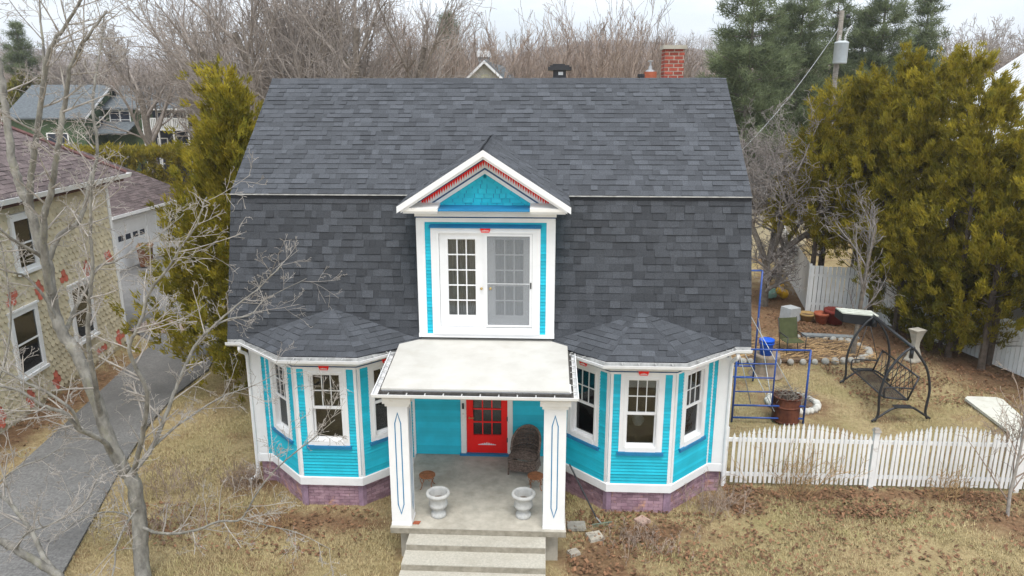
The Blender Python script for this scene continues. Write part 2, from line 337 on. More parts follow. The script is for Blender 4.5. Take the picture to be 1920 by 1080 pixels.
drive = [(-5.6,-9),(-7.0,-3.27),(-7.55,-1.4),(-8.05,.3),(-8.6,2.4),(-8.9,4.4),(-8.85,6.3),(-9.6,9),(-12.4,15),(-16,26),(-18.7,26),(-18.7,18.6),(-19.5,13.3),(-13.2,9.9),(-11.75,8.6),(-11.35,6),(-10.75,2.6),(-10.35,.2),(-9.9,-1.6),(-9.6,-4),(-9.2,-9)]
sheet('driveway', drive, .028, ASPH, 'grey asphalt driveway leading to the white garage')
PAVE = M('brick_pavers', (.27,.20,.165), .9, .2, 9, .5, 50, c2=(.34,.27,.23))
pv = MB()
for i in range(16):
    for j in range(10):
        x = -13.3+j*.21+(i % 2)*.1; y = 9.75+i*.105+ (-13.3-x)*.12
        pv.hexa([(x+.004,y+.004,0),(x+.2,y+.004,0),(x+.2,y+.1,0),(x+.004,y+.1,0),(x+.004,y+.004,.045),(x+.2,y+.004,.045),(x+.2,y+.1,.045),(x+.004,y+.1,.045)], R.random())
tag(pv.obj('paver_strip', PAVE), 'strip of reddish brick pavers crossing the driveway', 'pavers', kind='structure')

# ------------------------------------------------------------------ THE HOUSE
house = empty('house', (0,0,0), 0, 'turquoise gambrel house with white trim, two bay windows and red door', 'house')
XE = 5.13; YR, ZR, YK, ZK, YE, ZE = 3.345, 8.267, .578, 6.052, -.253, 3.215
ZB, ZBT, ZT = .453, .634, 3.15
bayL0 = [(-4.4,0),(-3.55,-.909),(-2.45,-.909),(-1.6,0)]; bayR0 = [(-x, y) for x, y in bayL0[::-1]]
wall = MB()
# sheathing, gable ends, back wall
prof = [(.0,ZB),(.0,3.2),(.02,3.3),(YK+.12,ZK-.12),(YR,ZR-.18),(2*YR-YK-.12,ZK-.12),(2*YR-.02,3.3),(2*YR,3.2),(2*YR,ZB)]
for s in (-1, 1): wall.prism([(s*4.7, y, z) for y, z in prof], (s*.08, 0, 0))
wall.box(-4.7, 4.7, 6.6, 6.69, ZB, 3.2)
wl = wall.obj('wall', BLUE, house)
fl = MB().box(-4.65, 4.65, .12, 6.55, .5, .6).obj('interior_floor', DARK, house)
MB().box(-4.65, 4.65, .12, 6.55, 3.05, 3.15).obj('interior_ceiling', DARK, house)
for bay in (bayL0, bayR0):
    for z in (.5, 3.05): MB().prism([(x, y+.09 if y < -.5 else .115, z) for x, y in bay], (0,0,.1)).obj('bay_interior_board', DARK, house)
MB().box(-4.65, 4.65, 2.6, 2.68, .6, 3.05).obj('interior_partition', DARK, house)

clap = []
EXPO = .0655
ctone = lambda r: r.random()
def clapb(F, u0, u1, v0, v1, n0=.012): clap.extend(courses(F, [(u0,v0),(u1,v0),(u1,v1),(u0,v1)], EXPO, 30, 30, .026, n0, 0, tones=ctone))
def plaque(F, uc, vt, wd=.20, ht=.075, n=.05, parent=None):
    k = .75; P = [F(uc-wd/2, vt, n), F(uc+wd/2, vt, n), F(uc+wd/2*k, vt-ht, n), F(uc-wd/2*k, vt-ht, n)]
    o = MB().prism(P, F.N*.022).obj('plaque', RED, parent)
    mb = MB()
    for s in (-1, 1):
        for a, b, h in ((0, .32, .022), (.3, .6, .014), (.55, .86, .006)):
            mb.prism([F(uc+s*a*wd/2*.8, vt-ht*.72, n+.022), F(uc+s*(a+b)/2*wd/2*.8, vt-ht*.60+h, n+.022), F(uc+s*b*wd/2*.8, vt-ht*.74, n+.022)][::s], F.N*.008)
    mb.obj('ornament', WHITE, parent)
def bay_window(F, uc, blind=False):
    wi = MB(); cw, ow = .41, .285; v0, v1, t0, t1 = 1.31, 2.92, 1.40, 2.775
    wi.fbox(F, uc-cw, uc-ow, v0, v1, .01, .042); wi.fbox(F, uc+ow, uc+cw, v0, v1, .01, .042); wi.fbox(F, uc-ow, uc+ow, t1, v1, .01, .042); wi.fbox(F, uc-ow, uc+ow, v0, t0, .01, .055)
    for a, b in ((uc-.44, uc-.36), (uc+.36, uc+.44)): pass
    wi.fbox(F, uc-ow-.05, uc-ow-.02, t0, t1+.05, .042, .052); wi.fbox(F, uc+ow+.02, uc+ow+.05, t0, t1+.05, .042, .052); wi.fbox(F, uc-ow-.02, uc+ow+.02, t1+.02, t1+.05, .042, .052)
    # jambs
    wi.fbox(F, uc-ow-.012, uc-ow, t0, t1, -.12, .01); wi.fbox(F, uc+ow, uc+ow+.012, t0, t1, -.12, .01); wi.fbox(F, uc-ow, uc+ow, t1, t1+.012, -.12, .01); wi.fbox(F, uc-ow, uc+ow, t0-.012, t0, -.12, .01)
    w_ = wi.obj('window', WHITE, house)
    mid = 2.075; sw = .03
    us = MB(); us.fbox(F, uc-ow, uc-ow+sw, mid-.02, t1, -.045, -.01); us.fbox(F, uc+ow-sw, uc+ow, mid-.02, t1, -.045, -.01); us.fbox(F, uc-ow+sw, uc+ow-sw, t1-sw, t1, -.045, -.01); us.fbox(F, uc-ow+sw, uc+ow-sw, mid-.02, mid+.03, -.045, -.008)
    a0, a1, b0, b1 = uc-ow+sw, uc+ow-sw, mid+.03, t1-sw
    for k in (1, 2): x = a0+(a1-a0)*k/3; us.fbox(F, x-.008, x+.008, b0, b1, -.04, -.016)
    ym = (b0+b1)/2; us.fbox(F, a0, a1, ym-.0085, ym+.0085, -.041, -.015)
    us.obj('upper_sash', WHITE, w_)
    ls = MB(); ls.fbox(F, uc-ow, uc-ow+sw, t0, mid-.021, -.085, -.05); ls.fbox(F, uc+ow-sw, uc+ow, t0, mid-.021, -.085, -.05); ls.fbox(F, uc-ow+sw, uc+ow-sw, t0, t0+.05, -.085, -.05); ls.fbox(F, uc-ow+sw, uc+ow-sw, mid-.045, mid-.021, -.085, -.05)
    ls.obj('lower_sash', WHITE, w_)
    for i in range(3):
        for j in range(2):
            x0 = a0+(a1-a0)*i/3; y0 = b0+(b1-b0)*j/2
            MB().fbox(F, x0+.006, x0+(a1-a0)/3-.006, y0+.006, y0+(b1-b0)/2-.006, -.030, -.027).obj('pane', GLASS, w_)
    MB().fbox(F, uc-ow+sw, uc+ow-sw, t0+.05, mid-.045, -.068, -.065).obj('pane', GLASS, w_)
    MB().fbox(F, uc-cw-.03, uc+cw+.03, 1.24, 1.305, .012, .075).obj('sill', DBLUE, w_)
    plaque(F, uc, v1+.03, parent=w_)
    if blind: MB().fbox(F, uc-ow+.01, uc+ow-.01, 2.56, t1, -.13, -.122).obj('roller_blind', CREAM, w_)
    return w_
def facet(F, L, full=True, blind=False):
    sh = MB(); uc = L/2; o = .297
    sh.fbox(F, 0, uc-o, ZB, ZT, -.08, .0); sh.fbox(F, uc+o, L, ZB, ZT, -.08, 0); sh.fbox(F, uc-o, uc+o, ZB, 1.388, -.08, 0); sh.fbox(F, uc-o, uc+o, 2.787, ZT, -.08, 0)
    sh.obj('bay_sheathing', BLUE, house)
    c = .055
    clapb(F, c, L-c, ZBT, 1.245); clapb(F, c, uc-.405, 1.245, 2.88); clapb(F, uc+.405, L-c, 1.245, 2.88)
    cb = MB(); cb.fbox(F, 0.002, c, ZBT, 2.88, .0, .034).obj('corner_board', WHITE, house); MB().fbox(F, L-c, L-.002, ZBT, 2.88, .0, .034).obj('corner_board', WHITE, house)
    bay_window(F, uc, blind)
bayL = [(-4.5,0),(-3.6,-.909),(-2.4,-.909),(-1.5,0)]; bayR = [(-x, y) for x, y in bayL[::-1]]
for bay, q in ((bayL, 0), (bayR, 1)):
    for k in range(3):
        a, b = np.array(bay[k]), np.array(bay[k+1]); L_ = np.linalg.norm(b-a); d = (b-a)/L_
        facet(Frame((*a, 0), (*d, 0)), L_, blind=(q == 1 and k == 1))
# corner strips of the front wall beside the bays
for F, u0, u1, cb in ((Frame((-4.78,0,0),(1,0,0)), 0, .28, (0,.19)), (Frame((4.5,0,0),(1,0,0)), 0, .28, (.09,.28))):
    MB().fbox(F, u0, u1, ZB, ZT, -.08, 0).obj('wall_sheathing', BLUE, house)
    MB().fbox(F, cb[0], cb[1], ZBT, ZT-.03, 0, .04).obj('corner_board', WHITE, house)
    if cb[0] == 0: clapb(F, .19, .28, ZBT, 2.95)
    else: clapb(F, 0, .09, ZBT, 2.95)
for s in (-1, 1):
    MB().box(s*4.8-.02, s*4.8+.02, -.04, .16, ZBT, ZT-.03).obj('corner_board', WHITE, house)
FP = Frame((-1.5,0,0),(1,0,0))
ws = MB(); ws.fbox(FP, 0, 1.07, .5, 3.1, -.08, 0); ws.fbox(FP, 1.93, 3.0, .5, 3.1, -.08, 0); ws.fbox(FP, 1.07, 1.93, 2.76, 3.1, -.08, 0); ws.obj('porch_wall_sheathing', BLUE, house)
clapb(FP, .03, .965, .70, 3.05); clapb(FP, 2.035, 2.97, .70, 3.05)
MB().fbox(FP, 0.0, .03, .70, 3.05, 0, .05).obj('corner_board', WHITE, house); MB().fbox(FP, 2.97, 3.0, .70, 3.05, 0, .05).obj('corner_board', WHITE, house)
# water table, frieze, navy line
def fr(path, mat, name, pr): return MB().sweep(path, pr).obj(name, mat, house)
pathL = [(-4.78,0)]+bayL; pathR = bayR+[(4.78,0)]
for pth in (pathL, pathR):
    fr(pth, WHITE, 'water_table', [(.005,ZB),(.05,ZB),(.05,ZBT-.02),(.035,ZBT),(.005,ZBT)])
    fr(pth, WHITE, 'frieze', [(.006,2.88),(.036,2.88),(.036,2.925),(.012,2.925)])
    fr(pth, NAVY, 'navy_line', [(.006,2.927),(.05,2.927),(.05,2.945),(.006,2.945)])
    fr(pth, WHITE, 'crown_frieze', [(.006,2.947),(.045,2.947),(.10,3.04),(.10,3.1),(.006,3.1)])
for s in (-1, 1): MB().box(s*4.8-.025, s*4.8+.025, -.06, 6.7, ZB, ZBT-.01).obj('water_table', WHITE, house)
# foundation with bricks and corner piers
fnd = MB(); bricks = []
for pth in (pathL, pathR): fnd.sweep(pth, [(-.12,-.3),(-.03,-.3),(-.03,ZB),(-.12,ZB)])
fnd.box(-4.75, -4.65, .05, 6.7, -.3, ZB); fnd.box(4.65, 4.75, .05, 6.7, -.3, ZB); fnd.box(-4.65, 4.65, 6.6, 6.7, -.3, ZB)
fo = fnd.obj('foundation', MORTP, house)
for pth in (pathL, pathR):
    for k in range(4):
        a, b = np.array(pth[k]), np.array(pth[k+1]); L_ = np.linalg.norm(b-a); F = Frame((*a, 0), (*((b-a)/L_), 0), N=None)
        e0 = .0 if L_ < .4 else .10
        z = -.10; r = 0
        while z < ZB-.01:
            u = e0-(r % 2)*.1
            while u < L_-e0:
                p = clip([(u+.005, z+.004), (u+.2, z+.004), (u+.2, z+.062), (u+.005, z+.062)], [(e0,-.2),(L_-e0,-.2),(L_-e0,ZB),(e0,ZB)])
                if p and parea(p) > 4e-4:
                    h = R.uniform(.004, .012); bricks.append(slab(F, p, lambda a, b, h=h: h, R.random(), -.03))
                u += .205
            z += .067; r += 1
        if L_ > .4:
            for u0, u1 in ((0.0, .095), (L_-.095, L_)): MB().fbox(F, u0+.003, u1-.003, -.2, ZB-.002, -.03, -.008).obj('corner_pier', PILL, fo)
pieces('brick', bricks, BRICKP, fo, 'bricks', fo)
pieces('clapboard', clap, BLUE, wl, 'clapboards', house)

# main roof
roof = MB()
def rprism(pts): roof.prism([(-XE+.01, y, z) for y, z in pts], (2*XE-.02, 0, 0))
nU = np.array([0, -(ZR-ZK), (YR-YK)]); nU = nU/np.linalg.norm(nU); nL = np.array([0, -(ZK-ZE), YK-YE]); nL /= np.linalg.norm(nL)
t = .07
MY = lambda y: 2*YR-y
rprism([(YK-.06,ZK-.048),(YR,ZR),(MY(YK)+.06,ZK-.048),(MY(YK)+.06,ZK-.13),(YR,ZR-.10),(YK-.06,ZK-.13)])
for xa, xb in ((-XE+.01,-1.27), (1.33,XE-.01)): roof.prism([(xa, y, z) for y, z in [(YE,ZE),(YK+.02,ZK-.02),(YK+.10,ZK-.06),(YE+.10,ZE-.02)]], (xb-xa,0,0))
rprism([(MY(YE),ZE),(MY(YE)-.10,ZE-.02),(MY(YK)-.10,ZK-.06),(MY(YK)-.02,ZK-.02)])
rf = roof.obj('roof', DECK, house)
st = lambda r: min(1, max(0, r.choice([.26,.34,.42,.48,.53,.6,.68,.84])+r.uniform(-.05,.05)))
sh = []
sp_u = np.array([0, YR-YK, ZR-ZK]); Lu = np.linalg.norm(sp_u); Fu = Frame((-XE,YK-.06,ZK-.048), (1,0,0), sp_u/Lu); Lu += .077
sh += courses(Fu, [(0,0),(2*XE,0),(2*XE,Lu),(0,Lu)], .143, .10, .30, .013, .003, .003, tones=st)
sp_l = np.array([0, YK-YE, ZK-ZE]); Ll = np.linalg.norm(sp_l); Fl = Frame((-XE,YE,ZE), (1,0,0), sp_l/Ll)
st_shade = lambda r: min(1, max(0, r.choice([.03,.1,.18,.26,.33,.4,.56])+r.uniform(-.05,.05)))  # darker tones put the steep slope's shade into its shingle colour
for xa, xb in ((0,XE-1.27), (XE+1.33,2*XE)): sh += courses(Fl, [(xa,0),(xb,0),(xb,Ll-.06),(xa,Ll-.06)], .143, .10, .30, .014, .003, .003, tones=st_shade)
# bay roofs
def tri_frame(A, B):   # eave A->B, returns frame on the plane A,B,apex
    return None
for sgn in (-1, 1):
    AP = np.array([sgn*3.02, -.04, 3.84]); ov = .31; k = .414*ov
    pts = [(-4.84,-.26),(-3.6-k,-.909-ov),(-2.4+k,-.909-ov),(-1.16,-.26)]
    if sgn > 0: pts = [(-x, y) for x, y in pts[::-1]]
    E_ = [np.array((x, y, 3.225)) for x, y in pts]
    for i in range(3):
        A, B = E_[i], E_[i+1]; U = (B-A)/np.linalg.norm(B-A); W = AP-A; V = W-U*(W@U); V /= np.linalg.norm(V); F = Frame(A, U, V)
        MB().prism([A, B, AP], -F.N*.03).obj('bay_roof_deck', DECK, house)
        tri = [(0,0),(np.linalg.norm(B-A),0),((AP-A)@U,(AP-A)@V)]
        sh += courses(F, tri, .143, .14, .38, .012, .003, .003, tones=st)
        if i == 1:
            for Q in (A, B):
                MB().tube([Q+F.N*.004, AP+F.N*.004], .012, 5).obj('hip_cap', SHING, house)
# dormer roof
DR, DY, DE, DW = 6.93, -.34, 5.90, 1.60; TILT = .058
unit_ = lambda a: np.array(a, float)/np.linalg.norm(a)
yb = YK+(DR-ZK)*(YR-YK)/(ZR-ZK)
for sgn in (-1, 1):
    A = np.array([sgn*DW, DY, DE]); B = np.array([0, DY, DR])
    U = unit_([0, 1., TILT]); V = B-A; V = V-U*(V@U); V /= np.linalg.norm(V)
    F = Frame(A, U, V, N=np.cross(V, U)*-sgn if sgn < 0 else np.cross(U, V)); F.N = F.N*(1 if F.N[2] > 0 else -1)
    tz = lambda p: np.array([p[0], p[1], p[2]+TILT*(p[1]-DY)])
    P = [A, B, np.array([0, yb+.5, DR]), np.array([sgn*1.38, 1.15, DR-(DR-DE)*1.38/DW]), np.array([sgn*DW, .92, DE])]
    P = [tz(p) for p in P]
    XF = DORM; MB().prism(P if sgn > 0 else P[::-1], -F.N*.05).obj('dormer_roof_deck', DECK, house)
    conv = [(float((p-A)@U), float((p-A)@V)) for p in P]
    c2 = [conv[0], conv[4], conv[3], conv[2], conv[1]]
    ar = sum(c2[i][0]*c2[(i+1) % 5][1]-c2[(i+1) % 5][0]*c2[i][1] for i in range(5))
    if ar < 0: c2 = c2[::-1]
    sh += [([xf(q) for q in a_], b_, c_, d_) for a_, b_, c_, d_ in courses(F, c2, .147, .12, .3, .011, .003, .003, tones=st)]; XF = None
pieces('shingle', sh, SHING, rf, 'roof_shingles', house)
MB().box(-XE-.004, XE+.004, YK-.085, YK-.063, ZK-.066, ZK-.046).obj('break_drip_edge', GUTIN, house)
rc = MB(); x = -XE
while x < XE-.01:
    x1 = min(x+.22, XE); dz = R.uniform(0, .006); tn = R.uniform(.3, .7)
    rc.add([(x,YR-.15,ZR-.103+dz),(x1-.003,YR-.15,ZR-.110+dz),(x1-.003,YR,ZR+.018+dz),(x,YR,ZR+.025+dz),(x1-.003,YR+.15,ZR-.110+dz),(x,YR+.15,ZR-.103+dz)], [(0,1,2,3),(3,2,4,5)], tn); x = x1
rc.obj('ridge_cap', SHING, house)
XF = DORM; dc = MB(); y = DY
while y < yb+.6:
    tn = R.uniform(.3, .75); y1 = y+.16
    z0_, z1_ = DR+TILT*(y-DY), DR+TILT*(y1-DY)
    dc.add([(-.12,y,z0_-.06),(-.12,y1,z1_-.066),(0,y1,z1_+.014),(0,y,z0_+.022),(.12,y1,z1_-.066),(.12,y,z0_-.06)], [(0,3,2,1),(3,5,4,2)], tn); y = y1
dc.obj('dormer_ridge_cap', SHING, house); XF = None
# rake boards on the gable ends
for s in (-1, 1):
    rk = MB()
    for a, b in (((YE+.03,ZE-.02),(YK-.02,ZK-.06)), ((YK-.02,ZK-.14),(YR,ZR-.11)), ((MY(YE)-.03,ZE-.02),(MY(YK)+.02,ZK-.06)), ((MY(YK)+.02,ZK-.14),(YR,ZR-.11))):
        rk.prism([(s*5.10,a[0],a[1]),(s*5.10,b[0],b[1]),(s*5.10,b[0]+.06*(1 if b[0] < YR else -1 if b[0] > YR else 0),b[1]-.14),(s*5.10,a[0]+.10*(1 if a[0] < YR else -1),a[1]-.10)], (-s*.03,0,0))
    rk.obj('rake_board', WHITE, house)
    MB().box(min(s*4.7,s*5.09), max(s*4.7,s*5.09), YE+.08, .25, 3.10, 3.14).obj('soffit_return', WHITE, house)
    MB().prism([(s*5.11,YE+.02,3.12),(s*5.11,.42,3.12),(s*5.11,.24,3.48),(s*5.11,YE+.06,3.22)], (-s*.02,0,0)).obj('rake_end_board', WTRIM, house)
# soffits under the bay eaves
for pth in (pathL, pathR): fr(pth, WHITE, 'soffit', [(-.02,3.10),(.30,3.10),(.30,3.2),(-.02,3.2)])
# gutters
gp = [(.31,3.215),(.31,3.11),(.39,3.10),(.445,3.14),(.455,3.195),(.438,3.195),(.43,3.15),(.385,3.122),(.325,3.13),(.325,3.215)]
gL = [(-5.12,.05),(-4.66,.05),(-3.6,-.909),(-2.4,-.909),(-1.62,-.13)]; gR = [(-x, y) for x, y in gL[::-1]]
for pth in (gL, gR):
    g = fr(pth, METALW, 'gutter', gp)
    MB().sweep(pth, [(.3255,3.132),(.384,3.132),(.384,3.138),(.331,3.140),(.331,3.217),(.3255,3.217)]).obj('gutter_trough', GUTIN, g)
    hg = MB()
    for a, b in zip(pth[:-1], pth[1:]):
        a, b = np.array(a), np.array(b); L_ = np.linalg.norm(b-a); F = Frame((*a, 0), (*((b-a)/L_), 0))
        for k in range(int(L_/.3)): u = .15+k*.3; hg.fbox(F, u, u+.02, 3.205, 3.213, .31, .43)
    hg.obj('gutter_hangers', GUTIN, g)['kind'] = 'stuff'
# downspouts
for s in (-1, 1):
    MB().tube(bezier([(s*4.86,-.36,3.10),(s*4.86,-.34,3.0),(s*4.84,-.12,2.86),(s*4.84,-.08,2.7)], 4), .035, 8).obj('downspout_elbow', METALW, house)
MB().tube([(-4.85,-.06,2.75),(-4.85,-.06,.25)], .035, 8).obj('downspout', METALW, house)
MB().tube(bezier([(-4.85,-.06,.26),(-4.87,-.1,.14),(-4.98,-.2,.09)], 4), .042, 8).obj('downspout_boot', METALW, house)
MB().tube([(4.84,-.07,2.75),(4.84,-.07,.15)], .035, 8).obj('downspout', METALW, house)

# dormer
XF = DORM
YD = .079; FD = Frame((0,YD,0),(1,0,0))
ds = MB()
for s in (-1, 1): ds.prism([(s*1.33,YD+.04,3.25),(s*1.33,YD+.04,5.95),(s*1.33,1.1,5.95),(s*1.33,.45,3.3)], (-s*.06,0,0))
ds.prism([(-1.30,YD,5.45),(1.30,YD,5.45),(1.30,YD,5.85),(0,YD,DR-.15),(-1.30,YD,5.85)], (0,.05,0))
for s in (-1, 1): ds.box(min(s*.93,s*1.3), max(s*.93,s*1.3), YD, YD+.05, 3.25, 5.45)
dsh = ds.obj('dormer_wall', BLUE, house)
MB().box(-1.35, 1.35, YD-.03, YD+.12, 3.22, 3.30).obj('dormer_sill', WHITE, house)
dcl = []
for a, b in ((-1.175,-1.06), (1.06,1.175)): dcl += courses(FD, [(a,3.30),(b,3.30),(b,5.5),(a,5.5)],   .068, 30, 30, .024, .004, 0, tones=ctone)
for p in dcl: MB().add(p[0], p[1], p[2]).obj('clapboard', BLUE, dsh)
tr = MB()
for s in (-1, 1): tr.fbox(FD, min(s*1.175,s*1.335), max(s*1.175,s*1.335), 3.30, 5.60, 0, .035)
tr.fbox(FD, -1.335, 1.335, 5.545, 5.625, 0, .033); tr.obj('dormer_corner_board', WHITE, house)
for s in (-1, 1): MB().box(s*1.335-.012, s*1.335+.012, YD+.001, YD+.16, 3.3, 5.60).obj('dormer_side_board', WHITE, house)
MB().fbox(FD, -1.345, 1.345, 5.627, 5.65, 0, .045).obj('navy_line', NAVY, house)
MB().fbox(FD, -1.36, 1.36, 5.652, 5.80, 0, .05).obj('dormer_frieze', WHITE, house)
MB().prism([FD(-1.08,5.505,0), FD(-1.08,5.435,0), FD(-1.10,5.435,.09), FD(-1.08,5.455,.09)], (2.16,0,0)).obj('door_hood', DBLUE, house)
# pediment
slope = (DR-DE)/DW
def chev(top, th, y0, y1, xe, mat, name, parent=house):   # chevron band: top = apex height, th = vertical thickness
    mb = MB(); zb = top-slope*xe
    for s in (-1, 1):
        p = [(0,y0,top),(s*xe,y0,zb),(s*xe,y0,zb-th),(0,y0,top-th)]
        mb.prism(p if s < 0 else p[::-1], (0,y1-y0,0))
    return mb.obj(name, mat, parent)
chev(DR+.004, .121, DY-.022, DY+.01, DW+.02, WHITE, 'rake_fascia'); chev(DR-.119, .045, DY+.012, DY+.04, DW-.05, WHITE, 'rake_moulding')
chev(DR-.06, .03, DY+.03, YD-.002, DW-.04, WHITE, 'rake_soffit')
T0 = DR-.175
chev(T0+.012, .032, YD-.028, YD-.002, 1.33, NAVY, 'navy_line'); chev(T0-.022, .265, YD-.022, YD-.003, 1.30, WHITE, 'tympanum_band'); chev(T0-.175, .034, YD-.030, YD-.0225, 1.02, NAVY, 'navy_line')  # uppermost navy chevron draws the recess shade under the fascia as colour
tt = MB(); n = 26
for s in (-1, 1):
    for k in range(n):
        x0 = 1.22*k/n; x1 = 1.22*(k+.96)/n; xm = (x0+x1)/2; zz = lambda x: T0-.022-slope*x
        p = [(s*x0,YD-.03,zz(x0)),(s*x1,YD-.03,zz(x1)),(s*x1,YD-.03,zz(x1)-.025),(s*xm,YD-.03,zz(xm)-.115),(s*x0,YD-.03,zz(x0)-.025)]
        tt.prism(p if s < 0 else p[::-1], (0,.006,0))
tt.obj('sawtooth_trim', RED, house)
TA = T0-.29; tb = 5.83; xw = (TA-tb)/slope
ty = courses(Frame((0,YD,0),(1,0,0)), [(-xw+.12,tb),(xw-.12,tb),(0,TA-.085)], .088, .1, .24, .016, .012, .012, tones=lambda r: r.random()*.7+.15)
for s in (-1, 1):
    p0 = np.array([s*xw, tb]); p1 = np.array([0, TA]); L_ = np.linalg.norm(p1-p0); d = (p1-p0)/L_
    Fb = Frame((p0[0], YD, p0[1]), (d[0],0,d[1]), (-s*d[1]*-1*0-d[1]*0+ -s*0 + (-d[1] if s > 0 else d[1]), 0, (d[0] if s > 0 else -d[0])), N=(0,-1,0))
    k = 0; u = .0
    while u < L_-.01:
        u1 = min(L_, u+.19); ty.append(slab(Fb, [(u+.003,0),(u1-.003,0),(u1-.003,.07),(u+.003,.07)] if s < 0 else [(u+.003,-.0),(u+.003,.07),(u1-.003,.07),(u1-.003,0)], lambda a, b: .012, R.random()*.7+.15, .014)); u = u1
tyo = MB().prism([(-xw,YD-.004,tb),(xw,YD-.004,tb),(0,YD-.004,TA)], (0,-.008,0)).obj('tympanum', DBLUE, house)
for p in ty: MB().add(p[0], p[1], p[2]).obj('tympanum_shingle', BLUE, tyo)
MB().prism([(-.88,YD-.003,5.875),(-.88,YD-.003,5.80),(-.88,DY+.05,5.80),(-.88,DY+.05,5.82)], (1.76,0,0)).obj('tympanum_ledge', DBLUE, house)
for s in (-1, 1):
    MB().prism([(s*.86,YD-.003,5.92),(s*.86,YD-.003,5.80),(s*.86,DY+.02,5.80),(s*.86,DY+.02,5.86)], (s*.72,0,0)).obj('cornice_return', WTRIM, house)
    MB().box(min(s*.87,s*1.52), max(s*.87,s*1.52), DY+.06, YD, 5.755, 5.797).obj('cornice_moulding', WHITE, house)
# french doors
fd = MB(); fd.fbox(FD, -1.06, -.905, 3.30, 5.435, 0, .05); fd.fbox(FD, .905, 1.06, 3.30, 5.435, 0, .05); fd.fbox(FD, -.905, .905, 5.325, 5.435, 0, .05)
fd.fbox(FD, -.95, -.905, 3.30, 5.38, .05, .065); fd.fbox(FD, .905, .95, 3.30, 5.38, .05, .065); fd.fbox(FD, -.905, .905, 5.335, 5.38, .05, .065); fd.fbox(FD, -.905, .905, 3.30, 3.44, -.05, .06)
fd.fbox(FD, -.035, -.005, 3.44, 5.325, -.02, .045)
dfo = fd.obj('door_frame', WHITE, house)
plaque(FD, -.0, 5.448, .21, .095, .052, dfo)
def glazed_door(F, u0, u1, v0, v1, g, cols, rows, mat, name, n0, n1, parent):
    a, b, c, d = g; m = MB()
    m.fbox(F, u0, a, v0, v1, n0, n1); m.fbox(F, b, u1, v0, v1, n0, n1); m.fbox(F, a, b, v0, c, n0, n1); m.fbox(F, a, b, d, v1, n0, n1)
    for s in ((a-.03,a,c-.03,d+.03), (b,b+.03,c-.03,d+.03), (a,b,c-.03,c), (a,b,d,d+.03)): m.fbox(F, *s, n1+.0005, n1+.009)
    bw = .011
    for k in range(1, cols): x = a+(b-a)*k/cols; m.fbox(F, x-bw, x+bw, c, d, n0+.005, n1-.003)
    for k in range(1, rows): y = c+(d-c)*k/rows; m.fbox(F, a, b, y-bw, y+bw, n0+.006, n1-.004)
    o = m.obj(name, mat, parent)
    for i in range(cols):
        for j in range(rows):
            MB().fbox(F, a+(b-a)*i/cols+bw, a+(b-a)*(i+1)/cols-bw, c+(d-c)*j/rows+bw, c+(d-c)*(j+1)/rows-bw, (n0+n1)/2-.002, (n0+n1)/2).obj('pane', GLASS, o)
    return o
def knob(F, u, v, n, o):
    m = MB(); c = F(u, v, n); 
    m.tube([c, c+F.N*.03, c+F.N*.035, c+F.N*.055, c+F.N*.065], [.012,.012,.026,.028,.012], 10); return m.obj('door_knob', BRASS, o, True)
d1 = glazed_door(FD, -.90, -.037, 3.45, 5.32, (-.735,-.20,3.68,5.21), 3, 5, WHITE, 'french_door', -.035, .012, house); knob(FD, -.085, 4.24, .012, d1)
d2 = glazed_door(FD, -.003, .90, 3.45, 5.32, (.185,.735,3.68,5.21), 3, 5, WHITE, 'french_door', -.035, .005, house); knob(FD, .09, 4.24, .005, d2)
sc = MB(); sc.fbox(FD, -.003, .03, 3.46, 5.32, .046, .062); sc.fbox(FD, .855, .90, 3.46, 5.32, .046, .062); sc.fbox(FD, .03, .855, 3.46, 3.50, .046, .062); sc.fbox(FD, .03, .855, 5.28, 5.32, .046, .062); sc.fbox(FD, .03, .855, 4.335, 4.345, .05, .058)
sco = sc.obj('screen_door', WHITE, house); MB().fbox(FD, .03, .855, 3.50, 5.28, .054, .0545).obj('screen_mesh', SCREEN, sco)
MB().fbox(FD, .865, .89, 4.25, 4.37, .062, .085).obj('screen_handle', BLACK, sco)
for a, b in ((-.82,-.12), (.1,.84)):
    cu = MB(); nn = 64; vs = []; fs = []
    for i in range(nn+1):
        u = a+(b-a)*i/nn; o = .02*sin(i*.9)+.012*sin(i*2.3+1)
        vs += [FD(u, 3.5, -.12+o), FD(u, 5.28, -.12+o*.8)]
    for i in range(nn): fs.append((2*i, 2*i+2, 2*i+3, 2*i+1))
    cu.add(vs, fs); cu.obj('curtain', CURT, house)
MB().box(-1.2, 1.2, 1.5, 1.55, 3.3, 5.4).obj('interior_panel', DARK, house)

XF = None
# front door (red)
FW = Frame((0,0,0),(1,0,0))
fdr = glazed_door(FW, -.425, .425, .73, 2.72, (-.283,.295,1.128,2.28), 3, 4, RED, 'front_door', -.05, -.005, house)
om = MB()
for s in (-1, 1):
    for k in range(5):
        a = k*.036; h = .062-.011*k
        om.prism([FW(s*a, .91, -.005), FW(s*(a+.042), .91, -.005), FW(s*(a+.036), .91+h*.45, -.005), FW(s*(a+.012), .91+h, -.005)][::(1 if s > 0 else -1)], (0,-.008,0))
om.obj('door_ornament', WHITE, fdr)
cs = MB(); cs.fbox(FW, -.53, -.43, .70, 2.86, 0, .045); cs.fbox(FW, .43, .53, .70, 2.86, 0, .045); cs.fbox(FW, -.43, .43, 2.73, 2.86, 0, .045)
for s in (-1, 1): cs.fbox(FW, min(s*.43,s*.42), max(s*.43,s*.42), .70, 2.73, -.06, 0)
cs.obj('front_door_casing', WTRIM, house)
MB().box(-.56, .55, -.085, -.002, .694, .735).obj('threshold', DBLUE, house)
